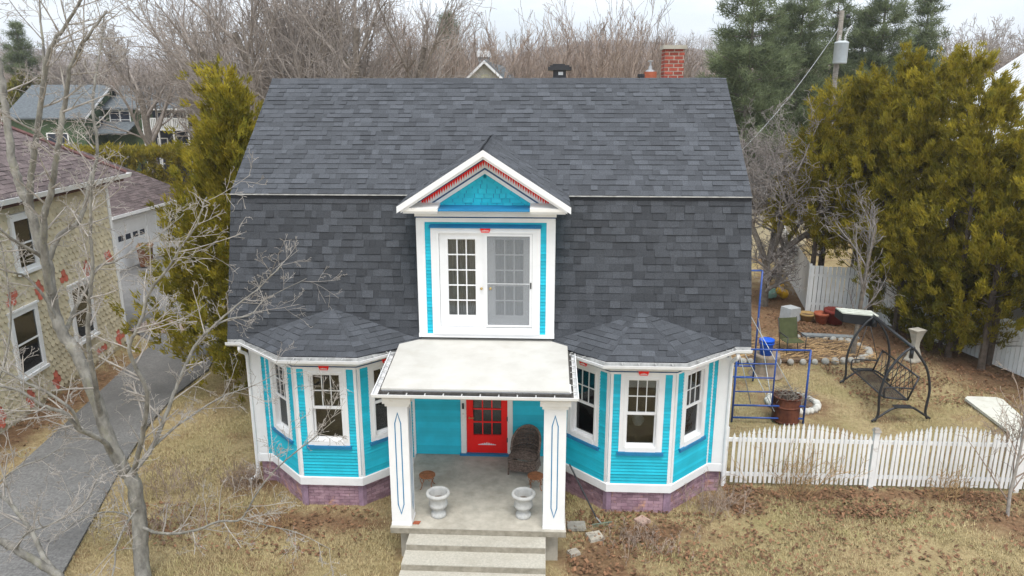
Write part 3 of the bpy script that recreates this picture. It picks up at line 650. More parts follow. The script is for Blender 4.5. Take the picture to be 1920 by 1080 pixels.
hd = MB(); hd.tube([FW(-.36,1.52,-.005), FW(-.36,1.52,.05)], .016, 8); hd.tube([FW(-.36,1.52,.045), FW(-.26,1.525,.045)], .010, 6); hd.obj('door_lever', BRASS, fdr)
for z in (.98, 1.45, 2.35): MB().box(.405, .428, -.006, .008, z, z+.1).obj('hinge', BLACK, fdr)
lm = MB(); lm.fbox(FW, -.50, -.46, 1.73, 1.85, .045, .065); lm.lathe([(.0,.0),(.016,.0),(.018,.03),(.0,.034)], (-.48,-.075,1.78), 10); lm.obj('doorbell', BLACK, house)

# porch: slab, steps, columns, canopy
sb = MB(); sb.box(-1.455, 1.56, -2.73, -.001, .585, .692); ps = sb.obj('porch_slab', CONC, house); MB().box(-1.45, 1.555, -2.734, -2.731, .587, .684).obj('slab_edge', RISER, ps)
MB().box(-1.33, 1.43, -2.5, -.03, -.2, .584).obj('porch_base', CONC, house)
stp = [(.583,-3.04),(.473,-3.43),(.363,-3.82),(.253,-4.2),(.143,-4.58)]; yb0 = -2.505
for i, (z, y) in enumerate(stp):
    yprev = -2.506 if i == 0 else stp[i-1][1]
    so_ = MB().box(-1.13-.012*i, 1.215, y, yprev-.002, -.2, z).obj('step', CONC2, house)
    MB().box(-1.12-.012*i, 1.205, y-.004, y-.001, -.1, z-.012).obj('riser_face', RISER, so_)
def column(x0, x1):
    y0 = -2.66; d = x1-x0; y1 = y0+d; c = MB().box(x0, x1, y0, y1, .693, 2.965).obj('column', WHITE, house)
    cp = MB(); cp.box(x0-.03, x1+.03, y0-.03, y1+.03, 2.92, 2.98); cp.box(x0-.065, x1+.065, y0-.065, y1+.065, 2.981, 3.075); cp.box(x0-.04, x1+.04, y0-.04, y1+.04, 3.076, 3.09); cp.obj('capital', WTRIM, c)
    MB().box(x0-.006, x1+.006, y0-.006, y1+.006, .693, .75).obj('column_base', WHITE, c)
    for F, w_ in ((Frame((x0,y0,0),(1,0,0)), d), (Frame((x1,y0,0),(0,1,0)), d), (Frame((x0,y1,0),(0,-1,0)), d)):
        uc = w_/2; hw = .058; P = [(uc,2.81),(uc-hw,2.61),(uc-hw,1.10),(uc,.905),(uc+hw,1.10),(uc+hw,2.61)]; m = MB(); t_ = .0085
        I = [(uc,2.81-.035),(uc-hw+.017,2.61-.004),(uc-hw+.017,1.104),(uc,.905+.035),(uc+hw-.017,1.104),(uc+hw-.017,2.606)]
        for k in range(6):
            q = (k+1) % 6; m.prism([F(*P[k],.0015), F(*P[q],.0015), F(*I[q],.0015), F(*I[k],.0015)], F.N*.003)
        m.obj('pinstripe', DBLUE, c)
column(-1.435, -1.096); column(1.164, 1.533)
cf0, cf1, cb0, cb1, yf, yk_ = -1.50, 1.575, -1.66, 1.60, -2.74, .02
cn = MB(); cn.hexa([(cf0,yf,3.235),(cf1,yf,3.235),(cb1,yk_,3.245),(cb0,yk_,3.245),(cf0,yf,3.262),(cf1,yf,3.262),(cb1,yk_,3.275),(cb0,yk_,3.275)]); cn.obj('canopy_roof', CANOPY, house)
bm = MB(); bm.box(-1.50, 1.60, -2.71, -2.36, 3.091, 3.232); bm.box(-1.50, -1.10, -2.359, -.05, 3.10, 3.23); bm.box(1.17, 1.58, -2.359, -.05, 3.10, 3.23); bm.obj('porch_beam', WHITE, house)
MB().box(-1.10, 1.17, -2.36, -.02, 3.14, 3.20).obj('porch_ceiling', WHITE, house)
cg = [(cb0-.02,-.55),(cf0-.0,yf),(cf1,yf),(cb1+.0,-.5)]
gp2 = [(.015,3.20),(.015,3.14),(.09,3.125),(.135,3.155),(.145,3.205),(.13,3.205),(.12,3.165),(.085,3.14),(.022,3.145),(.022,3.20)]
# path has to run with the outside on the right-hand side
g = MB().sweep([(cb0+.02,-.45),(cf0,yf),(cf1,yf),(cb1,-.4)], gp2).obj('canopy_gutter', METALW, house)
MB().sweep([(cb0+.02,-.45),(cf0,yf),(cf1,yf),(cb1,-.4)], [(-.004,3.146),(.066,3.146),(.066,3.150),(.026,3.152),(.026,3.213),(-.004,3.213)]).obj('gutter_trough', M('gap_shade_lining', (.07,.065,.06), .9, .3, 14), g)  # dark lining paints the shade in the gap beside the canopy sheet
hg = MB(); pth = [(cb0+.02,-.45),(cf0,yf),(cf1,yf),(cb1,-.4)]
for a, b in zip(pth[:-1], pth[1:]):
    a, b = np.array(a), np.array(b); L_ = np.linalg.norm(b-a); F = Frame((*a, 0), (*((b-a)/L_), 0))
    for k in range(int(L_/.3)): u = .12+k*.3; hg.fbox(F, u, u+.02, 3.19, 3.198, .016, .13)
hg.obj('gutter_hangers', GUTIN, g)['kind'] = 'stuff'
# chimney and vents on the rear slope
cx0, cx1, cy0, cy1 = 5.02-.02, 5.54, 5.0, 5.5
p0 = atY(1246, 147, 5.0); p1 = atY(1278, 92, 5.0); cx0, cx1 = p0[0]-.02, p1[0]+.0; cx1 = cx0+.47
ztop = float(p1[2]); 
ch = MB().box(cx0+.008, cx1-.008, cy0+.008, cy1-.008, 6.0, ztop).obj('chimney', MORT, house)
cbk = []
for F, L_ in ((Frame((cx0,cy0,0),(1,0,0)), cx1-cx0), (Frame((cx1,cy0,0),(0,1,0)), cy1-cy0), (Frame((cx0,cy1,0),(0,-1,0)), cy1-cy0)):
    z = 7.5; r = 0
    while z < ztop-.03:
        u = -(r % 2)*.12
        while u < L_:
            p = clip([(u+.012, z+.012), (u+.215, z+.012), (u+.215, z+.078), (u+.012, z+.078)], [(0,0),(L_,0),(L_,ztop),(0,ztop)])
            if p and parea(p) > 1e-3: cbk.append(slab(F, p, lambda a, b, h=R.uniform(.0,.006): h, R.random(), .0))
            u += .228
        z += .09; r += 1
pieces('chimney_brick', cbk, BRICKR, ch, 'chimney_bricks', ch)
MB().box(cx0-.05, cx1+.05, cy0-.05, cy1+.05, ztop, ztop+.09).obj('chimney_cap', CONC, ch)
def vent_at(u0, u1, v0, Y, mat, name, prof):
    a = atY(u0, v0, Y); b = atY(u1, v0, Y); return a, b
a = atY(1037, 140, 3.9); b = atY(1061, 140, 3.9); zt_ = atY(1050, 130, 3.9)[2]
bv = MB(); bv.box(a[0], b[0], 3.75, 4.1, 7.4, zt_-.02); bvo = bv.obj('roof_ventilator', BLACK, house)
c_ = MB(); xm = (a[0]+b[0])/2; c_.box(xm-.27, xm+.27, 3.68, 4.17, zt_-.03, zt_+.05); c_.box(xm-.22, xm+.22, 3.72, 4.13, zt_+.05, zt_+.085); c_.box(xm-.16, xm+.12, 3.77, 4.07, zt_+.085, zt_+.115); c_.obj('vent_hood', BLACK, bvo)
MB().box(xm-.03, xm+.08, 3.744, 3.749, zt_-.13, zt_-.06).obj('vent_label', WHITE, bvo)
a = atY(1202, 147, 4.6); MB().lathe([(.05,-.9),(.05,.0),(.085,.03),(.085,.1),(.06,.1)], a, 12).obj('vent_pipe', BLACK, house)
a = atY(1219, 148, 5.2); pf = MB().box(a[0]-.14, a[0]+.14, 5.1, 5.35, a[2]-1.4, a[2]+.17); pfo = pf.obj('flue_stack', CLAY, house)
MB().lathe([(.12,.17),(.11,.21),(.05,.22),(.045,.3),(.025,.31),(.025,.40),(.07,.41),(.07,.435),(0,.44)], (a[0],5.22,a[2]), 12).obj('flue_cap', GALV, pfo)
# lamp hanging inside the right bay
MB().lathe([(.0,-.14),(.07,-.12),(.12,-.03),(.12,.02),(.07,.09),(.03,.12),(.02,.18),(0,.2)], (3.02,-.35,1.72), 16).obj('bay_lamp', CREAM, house, True)
MB().tube([(3.02,-.35,1.9),(3.02,-.35,3.06)], .008, 5).obj('lamp_rod', BLACK, house)

# ------------------------------------------------------------------ porch things
def urn(x, y, label):
    pr = [(.0,.0),(.132,.0),(.136,.02),(.134,.05),(.125,.062),(.12,.072),(.108,.085),(.098,.10),(.094,.125),(.098,.15),(.112,.165),(.14,.18),(.158,.20),(.165,.23),(.158,.25),(.156,.26),(.158,.32),(.163,.36),(.178,.385),(.20,.40),(.213,.42),(.213,.44),(.20,.462),(.180,.468),(.163,.46),(.152,.43),(.145,.30),(.10,.25),(0,.24)]
    e = empty('stone_urn', (x,y,.694), 0, label, 'urn', 'urns on the porch')
    m = MB(); m.lathe(pr, (0,0,0), 40)
    V = np.array(m.v); a = np.arctan2(V[:,1], V[:,0]); r = np.hypot(V[:,0], V[:,1]); k = ((V[:,2] > .16) & (V[:,2] < .30) & (r > .135)) | ((V[:,2] > .08) & (V[:,2] < .13))
    s = 1+np.where(k, .035*np.cos(a*20), 0); V[:,0] *= s; V[:,1] *= s; m.v = V.tolist(); m.obj('bowl', URN, e, True)
    MB().lathe([(.0,.30),(.147,.30)], (0,0,.0), 24).obj('soil', SOIL, e)
urn(-.68, -2.31, 'pale cast stone urn standing near the left stool and orange tile'); urn(.82, -2.27, 'pale cast stone urn standing in front of the wicker chair')
def stool(x, y, label):
    e = empty('iron_stool', (x,y,.694), 0, label, 'stool', 'rusty stools on the porch')
    MB().lathe([(0,.24),(.145,.24),(.155,.25),(.155,.262),(.145,.27),(0,.272)], (0,0,0), 24).obj('seat', RUST, e)
    for k in range(4):
        a = pi/4+k*pi/2; MB().tube(bezier([(.10*cos(a),.10*sin(a),.245),(.155*cos(a),.155*sin(a),.20),(.12*cos(a),.12*sin(a),.10),(.15*cos(a),.15*sin(a),.02),(.175*cos(a),.175*sin(a),.012)], 4), .008, 5).obj('leg', RUST, e)
    m = MB()
    for k in range(8):
        a = k*pi/4+.2; m.tube(bezier([(.13*cos(a),.13*sin(a),.24),(.15*cos(a+.15),.15*sin(a+.15),.21),(.13*cos(a+.3),.13*sin(a+.3),.19),(.12*cos(a+.5),.12*sin(a+.5),.235)], 3), .005, 4)
    m.obj('scrollwork', RUST, e)
stool(-1.03, -1.36, 'rusty iron stool beside the left column, empty porch floor behind it'); stool(1.02, -1.30, 'rusty iron stool in front of the dark wicker armchair')
tag(MB().prism([(-1.09,-2.62,.694),(-.98,-2.62,.694),(-.96,-2.53,.694),(-1.07,-2.53,.694)], (0,0,.012)).obj('tile', CLAY), 'small rust orange tile lying at the foot of the left column', 'tile')
# wicker armchair
wc = empty('wicker_armchair', (.80,-.62,.694), radians(-14), 'dark brown wicker armchair with high rounded back beside the red door', 'chair')
def shellpt(a, z):   # a: angle about seat centre (0 = right arm front .. pi = left arm front), back at +y
    rx, ry = .28+.05*max(0, z-.4), .25+.16*max(0, z-.35)
    return np.array([rx*cos(a), .02+ry*sin(a)*1.05, z])
sh_ = MB(); st_ = MB()
def ztop_(a): s = max(0, sin(a)); return .44+.36*s**.6
for k in range(22):
    z = .34+k*.026; seg = []
    for i in range(41):
        a = -.25+(pi+.5)*i/40
        if z <= ztop_(a)+.01: p = shellpt(a, z); p = p+np.array([cos(a), sin(a), 0])*.004*(1 if (i+k) % 2 else -1); seg.append(p)
        elif len(seg) > 1: sh_.tube(seg, .0135, 5, tone=R.random()); seg = []
        else: seg = []
    if len(seg) > 1: sh_.tube(seg, .0135, 5, tone=R.random())
for i in range(25):
    a = -.25+(pi+.5)*i/24; st_.tube([shellpt(a, .1), shellpt(a, .34), shellpt(a, (.34+ztop_(a))/2), shellpt(a, ztop_(a))], .007, 4, tone=R.random())
sh_.obj('backrest', WICK, wc); st_.obj('stakes', WICK, wc)
MB().tube([shellpt(-.25+(pi+.5)*i/40, ztop_(-.25+(pi+.5)*i/40)) for i in range(41)], .024, 8, tone=.8).obj('rolled_rim', WICK, wc)
se = MB()
for k in range(20): y = -.27+k*.027; hw = .265 if y < .1 else .265*math.sqrt(max(.1, 1-((y-.1)/.2)**2*.8)); se.tube([(-hw,y,.355),(-hw/2,y,.372),(0,y,.378),(hw/2,y,.372),(hw,y,.355)], .0145, 5, tone=R.random())
se.obj('seat', WICK, wc)
sk = MB()
for k in range(11):
    z = .11+k*.022; sk.tube([(-.27,-.26,z),(0,-.28,z),(.27,-.26,z)], .0115, 5, tone=R.random()); 
    for s in (-1, 1): sk.tube([(s*.27,-.26,z),(s*.29,-.1,z),(s*.28,.08,z)], .0115, 5, tone=R.random())
    sk.tube([(-.27,.09,z),(-.2,.22,z),(0,.27,z),(.2,.22,z),(.27,.09,z)], .0115, 5, tone=R.random())
sk.obj('skirt', WICK, wc)
for x, y, sx, sy in ((-.25,-.25,-.01,-.03), (.25,-.25,.01,-.03), (-.22,.2,-.03,.06), (.22,.2,.03,.06)): MB().tube([(x,y,.36),(x+sx*.5,y+sy*.5,.15),(x+sx,y+sy,.004)], [.02,.018,.015], 7).obj('leg', WICK, wc)

# rake leaning on the bay
rk = empty('garden_rake', (2.15,-1.32,0), 0, 'long dark handled garden rake leaning against the porch side', 'rake')
MB().tube([(.03,.02,.10),(-.48,.50,.95)], .016, 7).obj('handle', BLACK, rk); MB().tube([(.12,-.06,.035),(.03,.02,.10)], [.010,.014], 6).obj('ferrule', GALV, rk)
hd = MB(); ax = np.array([.93,.20,.10]); ax = ax/np.linalg.norm(ax); c0 = np.array([.14,-.08,.035]); hd.tube([c0-ax*.2+(0,0,.02), c0+ax*.2], .009, 5)
for k in range(15): p = c0+ax*(-.19+.38*k/14)+np.array([0,0,.02*(1-k/14)]); hd.tube([p, p+np.array([.03,-.05,-.03])], .004, 4)
hd.obj('head', M('green_rake_metal', (.14,.19,.15), .6), rk)
for (x, y, sx, sy, rz, mt, lb) in ((1.80,-1.46,.36,.27,.05,'grey','grey rectangular paving stone tight against the porch side'), (2.13,-1.79,.29,.27,.35,'pale','pale square paving stone lying on dead leaves'), (3.07,-1.22,.24,.24,.7,'pink','pinkish diamond set paving stone before the right bay'), (1.72,-2.30,.2,.17,.5,'small','small grey paving stone half covered beside the steps')):
    c_ = {'grey':(.29,.28,.25),'pale':(.42,.39,.33),'pink':(.42,.30,.25),'small':(.36,.33,.28)}[mt]
    m = MB().hexa([(-sx/2,-sy/2,-.02),(sx/2,-sy/2,-.02),(sx/2,sy/2,-.02),(-sx/2,sy/2,-.02),(-sx/2+.008,-sy/2+.008,.035),(sx/2-.008,-sy/2+.008,.035),(sx/2-.008,sy/2-.008,.035),(-sx/2+.008,sy/2-.008,.035)])
    o = m.obj('paving_stone', M('stone_'+mt, c_, .9, .2, 9, .5, 80, stain=(.2,.17,.12), stpos=(.55,.7), stscale=5), None, False, (x,y,0)); o.rotation_euler = (0,0,rz); tag(o, lb, 'paving stone', 'paving stones in the lawn')

# ------------------------------------------------------------------ picket fence
FY = .27
fence = empty('picket_fence', (5,FY,0), 0, 'white wooden picket fence with scalloped top running from the house', 'fence')
pk_x = 5.06; i = 0
def picket_mesh(h):
    m = MB(); w_ = .0295; P = [(-w_,0),(w_,0),(w_,h-.14),(w_*.55,h-.125),(w_*.95,h-.095),(0,h),(-w_*.95,h-.095),(-w_*.55,h-.125),(-w_,h-.14)]
    m.prism([(x, -.011, z) for x, z in P], (0,.02,0)); return m
x = 5.10; post = [4.93, 7.96, 10.9]
while x < 12.4:
    seg = 0 if x < 7.96 else 1
    L0, L1 = (4.95, 7.96) if seg == 0 else (7.96, 10.95) if x < 10.9 else (10.95, 13.9); t_ = (x-L0)/(L1-L0)
    h = 1.10+.27*sin(pi*min(1, max(0, t_)))**1.3
    if all(abs(x-p) > .07 for p in post):
        o = picket_mesh(h+R.uniform(-.012,.012)).obj('picket', FENCEW, fence, False, (x-5+R.uniform(-.004,.004), -.035, .06+R.uniform(-.008,.008))); o.rotation_euler = (R.uniform(-.01,.01), R.uniform(-.012,.012), 0)
    x += .098
for a, b in ((4.98,7.90), (8.02,10.85), (10.95,12.4)):
    for z in (.20, .98): MB().box(a-5, b-5, -.022, .022, z, z+.075).obj('rail', FENCEW, fence)
for p in post:
    o = MB().box(p-5-.05, p-5+.05, -.05, .05, -.1, 1.26 if p > 5 else 1.3).obj('post', FENCEW, fence)
    if p > 5: MB().hexa([(p-5-.075,-.075,1.26),(p-5+.075,-.075,1.26),(p-5+.075,.075,1.26),(p-5-.075,.075,1.26),(p-5-.045,-.045,1.33),(p-5+.045,-.045,1.33),(p-5+.045,.045,1.33),(p-5-.045,.045,1.33)]).obj('post_cap', WOODG, o)

# board fence behind the cedars
bfp = [(13.2,24.5),(12.71,21.9),(11.03,13.14),(12.9,12.75),(14.35,9.3),(15.1,6.4),(15.9,2.5),(16.6,-1)]
bf = empty('board_fence', (11,13,0), 0, 'tall white vertical board fence behind the cedar row', 'fence')
allb = []
for k, (a, b) in enumerate(zip(bfp[:-1], bfp[1:])):
    a, b = np.array(a)-np.array((11,13)), np.array(b)-np.array((11,13)); L_ = np.linalg.norm(b-a); F = Frame((*a, 0), (*((b-a)/L_), 0)); u = 0
    top = 1.85 if k < 3 else 1.55
    for z in (.35, top-.4): MB().fbox(F, 0, L_, z, z+.09, -.07, -.03).obj('rail', FENCEW, bf)
    gp_ = .006 if k < 2 else .022
    while u < L_-.02: MB().fbox(F, u, min(L_, u+.13), .04, top+R.uniform(-.015,.015), -.03, -.008).obj('board', FENCEW, bf); u += .13+gp_
    MB().fbox(F, -.045, .045, 0, top+.06, -.13, -.04).obj('post', FENCEW, bf)

# ------------------------------------------------------------------ left neighbour house
p1 = np.array([-12.667,8.65]); p2 = np.array([-11.95,1.829]); tv = (p2-p1)/np.linalg.norm(p2-p1); SL = 10.5
ang = math.atan2(-tv[1], -tv[0])
nb = empty('neighbour_house', (*p1, 0), 0, 'beige shingled neighbour house with red diamond accents and plum roof', 'house')
FN = Frame((*(tv*SL), 0), (*(-tv), 0))            # u runs from the near end to the far corner; outward = towards the driveway
assert FN.N[0] > 0
Nv = FN.N; Uv = FN.U
nw = MB(); nw.prism([FN(0,-.1,-.02), FN(SL,-.1,-.02), FN(SL,5.3,-.02), FN(0,5.3,-.02)], -Nv*9)
nwo = nw.obj('wall', TAN, nb)
wins = [(SL-5.82, SL-4.62, .95, 2.68, 1), (SL-3.05, SL-1.85, .95, 2.68, 1), (SL-5.15, SL-4.2, 3.55, 5.0, 0), (SL-8.8, SL-7.6, .95, 2.68, 1), (SL-8.4, SL-7.4, 3.55, 5.0, 0)]
reds = [(SL-s, 3.0) for s in (.55, 1.9, 3.1, 4.35, 5.5, 6.7)]+[(SL-s, .36) for s in (.5, 1.7, 4.25, 5.45, 6.75, 3.0)]
tan_p, red_p = [], []; ex = .172; wd = .205; rows = int(5.25/ex)
for r in range(rows):
    v = .12+r*ex
    for k in range(int(SL/wd)+1):
        u = k*wd+(r % 2)*wd/2; uc = u+wd/2
        if uc > SL-.08: continue
        if any(a-.06 < uc < b+.06 and c-.1 < v+.1 < d+.06 for a, b, c, d, _ in wins): continue
        g = .004; poly = [(u+g, v+.035), (u+wd*.3, v-.022), (u+wd*.7, v-.022), (u+wd-g, v+.035), (u+wd-g, v+ex+.03), (u+g, v+ex+.03)]
        e = R.uniform(.8, 1.3); pc = slab(FN, poly, lambda a, b, v=v, e=e: max(.002, .032*e*(1-.85*(b-v)/(ex+.03))), R.random(), -.01)
        red = any(abs(uc-ru)*.9+abs(v+.07-rv) < .24 for ru, rv in reds)
        (red_p if red else tan_p).append(pc)
pieces('wall_shingle', tan_p, TAN, nwo, 'wall_shingles', nb, 300-len(red_p)); 
for p in red_p: o = MB().add(p[0], p[1], p[2]).obj('wall_shingle', SRED, nwo); o['label'] = 'brick red accent shingle'
MB().fbox(FN, SL-.13, SL+.03, -.05, 5.3, -.02, .035).obj('corner_board', WHITE, nb)
for a, b, c, d, grid in wins:
    wf = MB(); f = .13
    wf.fbox(FN, a, a+f, c, d, -.02, .06); wf.fbox(FN, b-f, b, c, d, -.02, .06); wf.fbox(FN, a+f, b-f, d-f, d, -.02, .06); wf.fbox(FN, a+f, b-f, c, c+f, -.02, .06); wf.fbox(FN, a-.05, b+.05, c-.05, c+.03, .06, .10); wf.fbox(FN, a-.04, b+.04, d, d+.05, -.02, .09)
    m_ = (c+d)/2; wf.fbox(FN, a+f, b-f, m_-.02, m_+.02, .0, .04)
    wo_ = wf.obj('window', WHITE, nb)
    for q0, q1 in ((c+f, m_-.02), (m_+.02, d-f)): MB().fbox(FN, a+f, b-f, q0, q1, .018, .022).obj('pane', GLASS, wo_)
    MB().fbox(FN, a+f, b-f, c+f, d-f, -.018, -.012).obj('dark_room_backing', DARK, wo_)  # dark sheet behind the glass stands in for the unlit room
# hip roof
ov = .45; W_ = 9.0
def NP(s, w_, z): q = tv*s; return np.array([q[0], q[1], 0])-Nv*w_+np.array([0,0,z])
ez = 5.55; hp_ = .70; half = (W_+2*ov)/2
c0, c1, c2, c3 = NP(-ov,-ov,ez), NP(SL+ov,-ov,ez), NP(SL+ov,W_+ov,ez), NP(-ov,W_+ov,ez); r0 = NP(-ov+half,W_/2,ez+half*hp_); r1 = NP(max(SL+ov-half,half-ov+.3),W_/2,ez+half*hp_)
nr = MB(); nr.add([c0,c1,c2,c3,r0,r1,*(p-np.array([0,0,.12]) for p in (c0,c1,c2,c3))], [(0,1,5,4),(1,2,5),(2,3,4,5),(3,0,4),(0,6,7,1),(1,7,8,2),(2,8,9,3),(3,9,6,0),(6,9,8,7)])
nro = nr.obj('roof', PLUM, nb)
U_ = (c0-c1)/np.linalg.norm(c0-c1); Vv = r0-c0; Vv = Vv-U_*(Vv@U_); Fq = Frame(c1, U_, Vv); Lq = np.linalg.norm(c0-c1)
cv = [(0,0),(Lq,0),((r0-c1)@Fq.U,(r0-c1)@Fq.V),((r1-c1)@Fq.U,(r1-c1)@Fq.V)]
nsh = courses(Fq, cv, .15, .25, .34, .014, .004, .006); pieces('roof_shingle', nsh, PLUM, nro, 'roof_shingles', nb)
MB().tube([c0+(0,0,.03), r0+(0,0,.03)], .07, 6).obj('hip_cap', PLUMCAP, nb)
MB().sweep([tuple(c1[:2]-np.array([0,0])), tuple(c0[:2]), tuple(c3[:2])], [(-.02,ez-.02),(.0,ez-.13),(.10,ez-.13),(.14,ez),(.12,ez),(.085,ez-.10),(.02,ez-.10),(.0,ez-.02)][::-1]).obj('gutter', METALW, nb)
MB().sweep([tuple(c1[:2]), tuple(c0[:2]), tuple(c3[:2])], [(-.44,ez-.30),(-.06,ez-.24),(-.06,ez-.125),(-.44,ez-.125)]).obj('soffit', BROWN, nb)

# ------------------------------------------------------------------ garage
gx = -18.8; ga = empty('garage', (gx,22,0), 0, 'white double garage with dark plum hip roof behind the neighbour house', 'garage')
gw = MB(); gw.box(-7.2, 0, -3.6, 3.6, -.1, 2.75); gwo = gw.obj('wall', WHITE, ga)
e_ = [(.45,-4.0,2.7),(.45,4.0,2.7),(-7.6,4.0,2.7),(-7.6,-4.0,2.7)]; pk = (-2.9,-.2,5.35); pk2 = (-4.2,-.2,5.35)
gr = MB(); gr.add(e_+[pk, pk2]+[(x, y, z-.14) for x, y, z in e_], [(0,1,4),(1,2,5,4),(2,3,5),(3,0,4,5),(0,6,7,1),(1,7,8,2),(2,8,9,3),(3,9,6,0),(9,8,7,6)]); gro = gr.obj('roof', PLUM, ga)
A, B, AP = map(np.array, (e_[0], e_[1], pk)); U_ = (B-A)/8.0; Vv = AP-A; Vv = Vv-U_*(Vv@U_); Fq = Frame(A, U_, Vv)
gsh = courses(Fq, [(0,0),(8,0),((AP-A)@Fq.U,(AP-A)@Fq.V)], .15, .3, .34, .014, .004, .006); A, B, AP, BP = np.array(e_[3]), np.array(e_[0]), np.array(pk2), np.array(pk)
U_ = (B-A)/np.linalg.norm(B-A); Vv = AP-A; Vv = Vv-U_*(Vv@U_); Fq = Frame(A, U_, Vv); gsh += courses(Fq, [(0,0),(np.linalg.norm(B-A),0),((BP-A)@Fq.U,(BP-A)@Fq.V),((AP-A)@Fq.U,(AP-A)@Fq.V)], .15, .3, .34, .014, .004, .006)
pieces('roof_shingle', gsh, PLUM, gro, 'roof_shingles', ga)
MB().box(.40, .50, -4.05, 4.05, 2.56, 2.705).obj('gutter', METALW, ga)
FG = Frame((0,-3.6,0),(0,1,0))
for a, b in ((.35,3.05), (4.1,6.8)):
    gd = MB(); gd.fbox(FG, a-.1, a, 0, 2.3, 0, .05); gd.fbox(FG, b, b+.1, 0, 2.3, 0, .05); gd.fbox(FG, a-.1, b+.1, 2.3, 2.4, 0, .05); gdo = gd.obj('garage_door', WHITE, ga)
    for k in range(4):
        MB().fbox(FG, a, b, .02+k*.565, .575+k*.565, .005, .03).obj('door_panel', WHITE, gdo)
    for k in range(4):
        x0 = a+.16+k*(b-a-.2)/4; MB().fbox(FG, x0, x0+.42, 1.36, 1.62, .03, .036).obj('pane', NAVYW, gdo)
for k in range(7): MB().fbox(FG, 3.2+k*.12, 3.305+k*.12, .05, 2.5, .0, .02).obj('board', WHITE, gwo)
BINM = M('brown_plastic', (.14,.06,.032), .6, .1)
wb = empty('wheelie_bin', (-17.95,19.6,0.03), .35, 'brown wheeled waste bin standing in front of the garage door', 'bin')
MB().hexa([(-.24,-.24,.06),(.24,-.24,.06),(.24,.24,.06),(-.24,.24,.06),(-.31,-.32,1.0),(.31,-.32,1.0),(.31,.32,1.0),(-.31,.32,1.0)]).obj('body', BINM, wb)
MB().hexa([(-.35,-.37,1.0),(.35,-.37,1.0),(.35,.37,1.0),(-.35,.37,1.0),(-.30,-.32,1.09),(.30,-.32,1.09),(.32,.34,1.12),(-.32,.34,1.12)]).obj('lid', M('dusty_brown_plastic', (.24,.15,.10), .7), wb)
for s in (-1, 1): MB().tube([(s*.22,.27,.12),(s*.30,.27,.12)], .12, 14).obj('wheel', BLACK, wb)

# ------------------------------------------------------------------ buildings beyond
def gable_house(name, loc, rz, Lx, Wy, ze, zr, wallm, roofm, label, ov=.4, cat='house'):   # ridge along local x
    e = empty(name, loc, rz, label, cat)
    w_ = MB(); w_.prism([(-Lx/2,-Wy/2,-2.4),(-Lx/2,Wy/2,-2.4),(-Lx/2,Wy/2,ze),(-Lx/2,0,zr-.12),(-Lx/2,-Wy/2,ze)], (Lx,0,0)); wo = w_.obj('wall', wallm, e)
    sl_ = (zr-ze)/(Wy/2); zo = ze-sl_*ov
    r_ = MB()
    for s in (-1, 1): r_.prism([(-Lx/2-ov,s*(Wy/2+ov),zo),(-Lx/2-ov,0,zr),(-Lx/2-ov,0,zr-.14),(-Lx/2-ov,s*(Wy/2+ov),zo-.14)], (Lx+2*ov,0,0))
    ro = r_.obj('roof', roofm, e)
    for s in (-1, 1):
        for t in (-1, 1): MB().prism([(t*(Lx/2+ov),s*(Wy/2+ov),zo-.03),(t*(Lx/2+ov),0,zr-.03),(t*(Lx/2+ov),0,zr-.22),(t*(Lx/2+ov),s*(Wy/2+ov),zo-.22)], (t*.03,0,0)).obj('bargeboard', WHITE, e)
    return e, wo, ro
def small_window(e, F, u, v, w_, h, n=.0, mull=1, frame=WHITE):
    m = MB(); f = .09; m.fbox(F, u, u+f, v, v+h, n, n+.05); m.fbox(F, u+w_-f, u+w_, v, v+h, n, n+.05); m.fbox(F, u+f, u+w_-f, v, v+f, n, n+.05); m.fbox(F, u+f, u+w_-f, v+h-f, v+h, n, n+.05)
    for k in range(1, mull+1): x = u+w_*k/(mull+1); m.fbox(F, x-.05, x+.05, v+f, v+h-f, n, n+.045)
    m.fbox(F, u+f, u+w_-f, v+h/2-.025, v+h/2+.025, n, n+.04); o = m.obj('window', frame, e)
    MB().fbox(F, u+f, u+w_-f, v+f, v+h-f, n+.005, n+.012).obj('pane', NAVYW, o)
# green house, right block and left block
gh, _, _ = gable_house('green_house', (-33.6,54,1.95), 0, 8.2, 7.0, 5.35, 7.1, GREEN, GREYR, 'dark green house with grey roof and white balcony beyond the hedge')
FG2 = Frame((-4.1,-3.5,0),(1,0,0)); small_window(gh, FG2, .4, 3.35, 1.9, 1.6, .0, 1)
MB().box(.2, 4.1, -3.54, -3.505, -2, 4.9).obj('porch_back_wall', NAVYW, gh)
FG3 = Frame((.2,-3.54,0),(1,0,0))
for u in (.3, 1.55, 2.75): small_window(gh, FG3, u, 3.5, 1.0, 1.35, .0, 0, CREAM)
small_window(gh, FG3, 1.9, 1.4, 1.2, 1.4, 0, 0); small_window(gh, FG3, .2, .3, .95, 2.3, 0, 0)
MB().box(.1, 4.2, -5.3, -3.5, 3.3, 3.45).obj('balcony_floor', WHITE, gh)
for x in (.2, 1.5, 2.8, 4.1): MB().box(x-.06, x+.06, -5.28, -5.16, -2, 5.0).obj('balcony_post', WHITE, gh)
MB().box(.1, 4.2, -5.28, -5.2, 4.28, 4.36).obj('balcony_rail', WHITE, gh)
for k in range(26): x = .24+k*.15; MB().box(x, x+.09, -5.26, -5.22, 3.45, 4.28).obj('baluster', WHITE, gh)
MB().box(-.1, 4.4, -5.45, -3.3, 5.0, 5.12).obj('balcony_eave', WHITE, gh)
MB().box(.55, 1.05, -.2, .3, 6.6, 7.9).obj('chimney', WHITE, gh)
MB().box(-2.6, -2.1, -1.2, -.7, 6.0, 7.4).obj('flue', BLACK, gh)
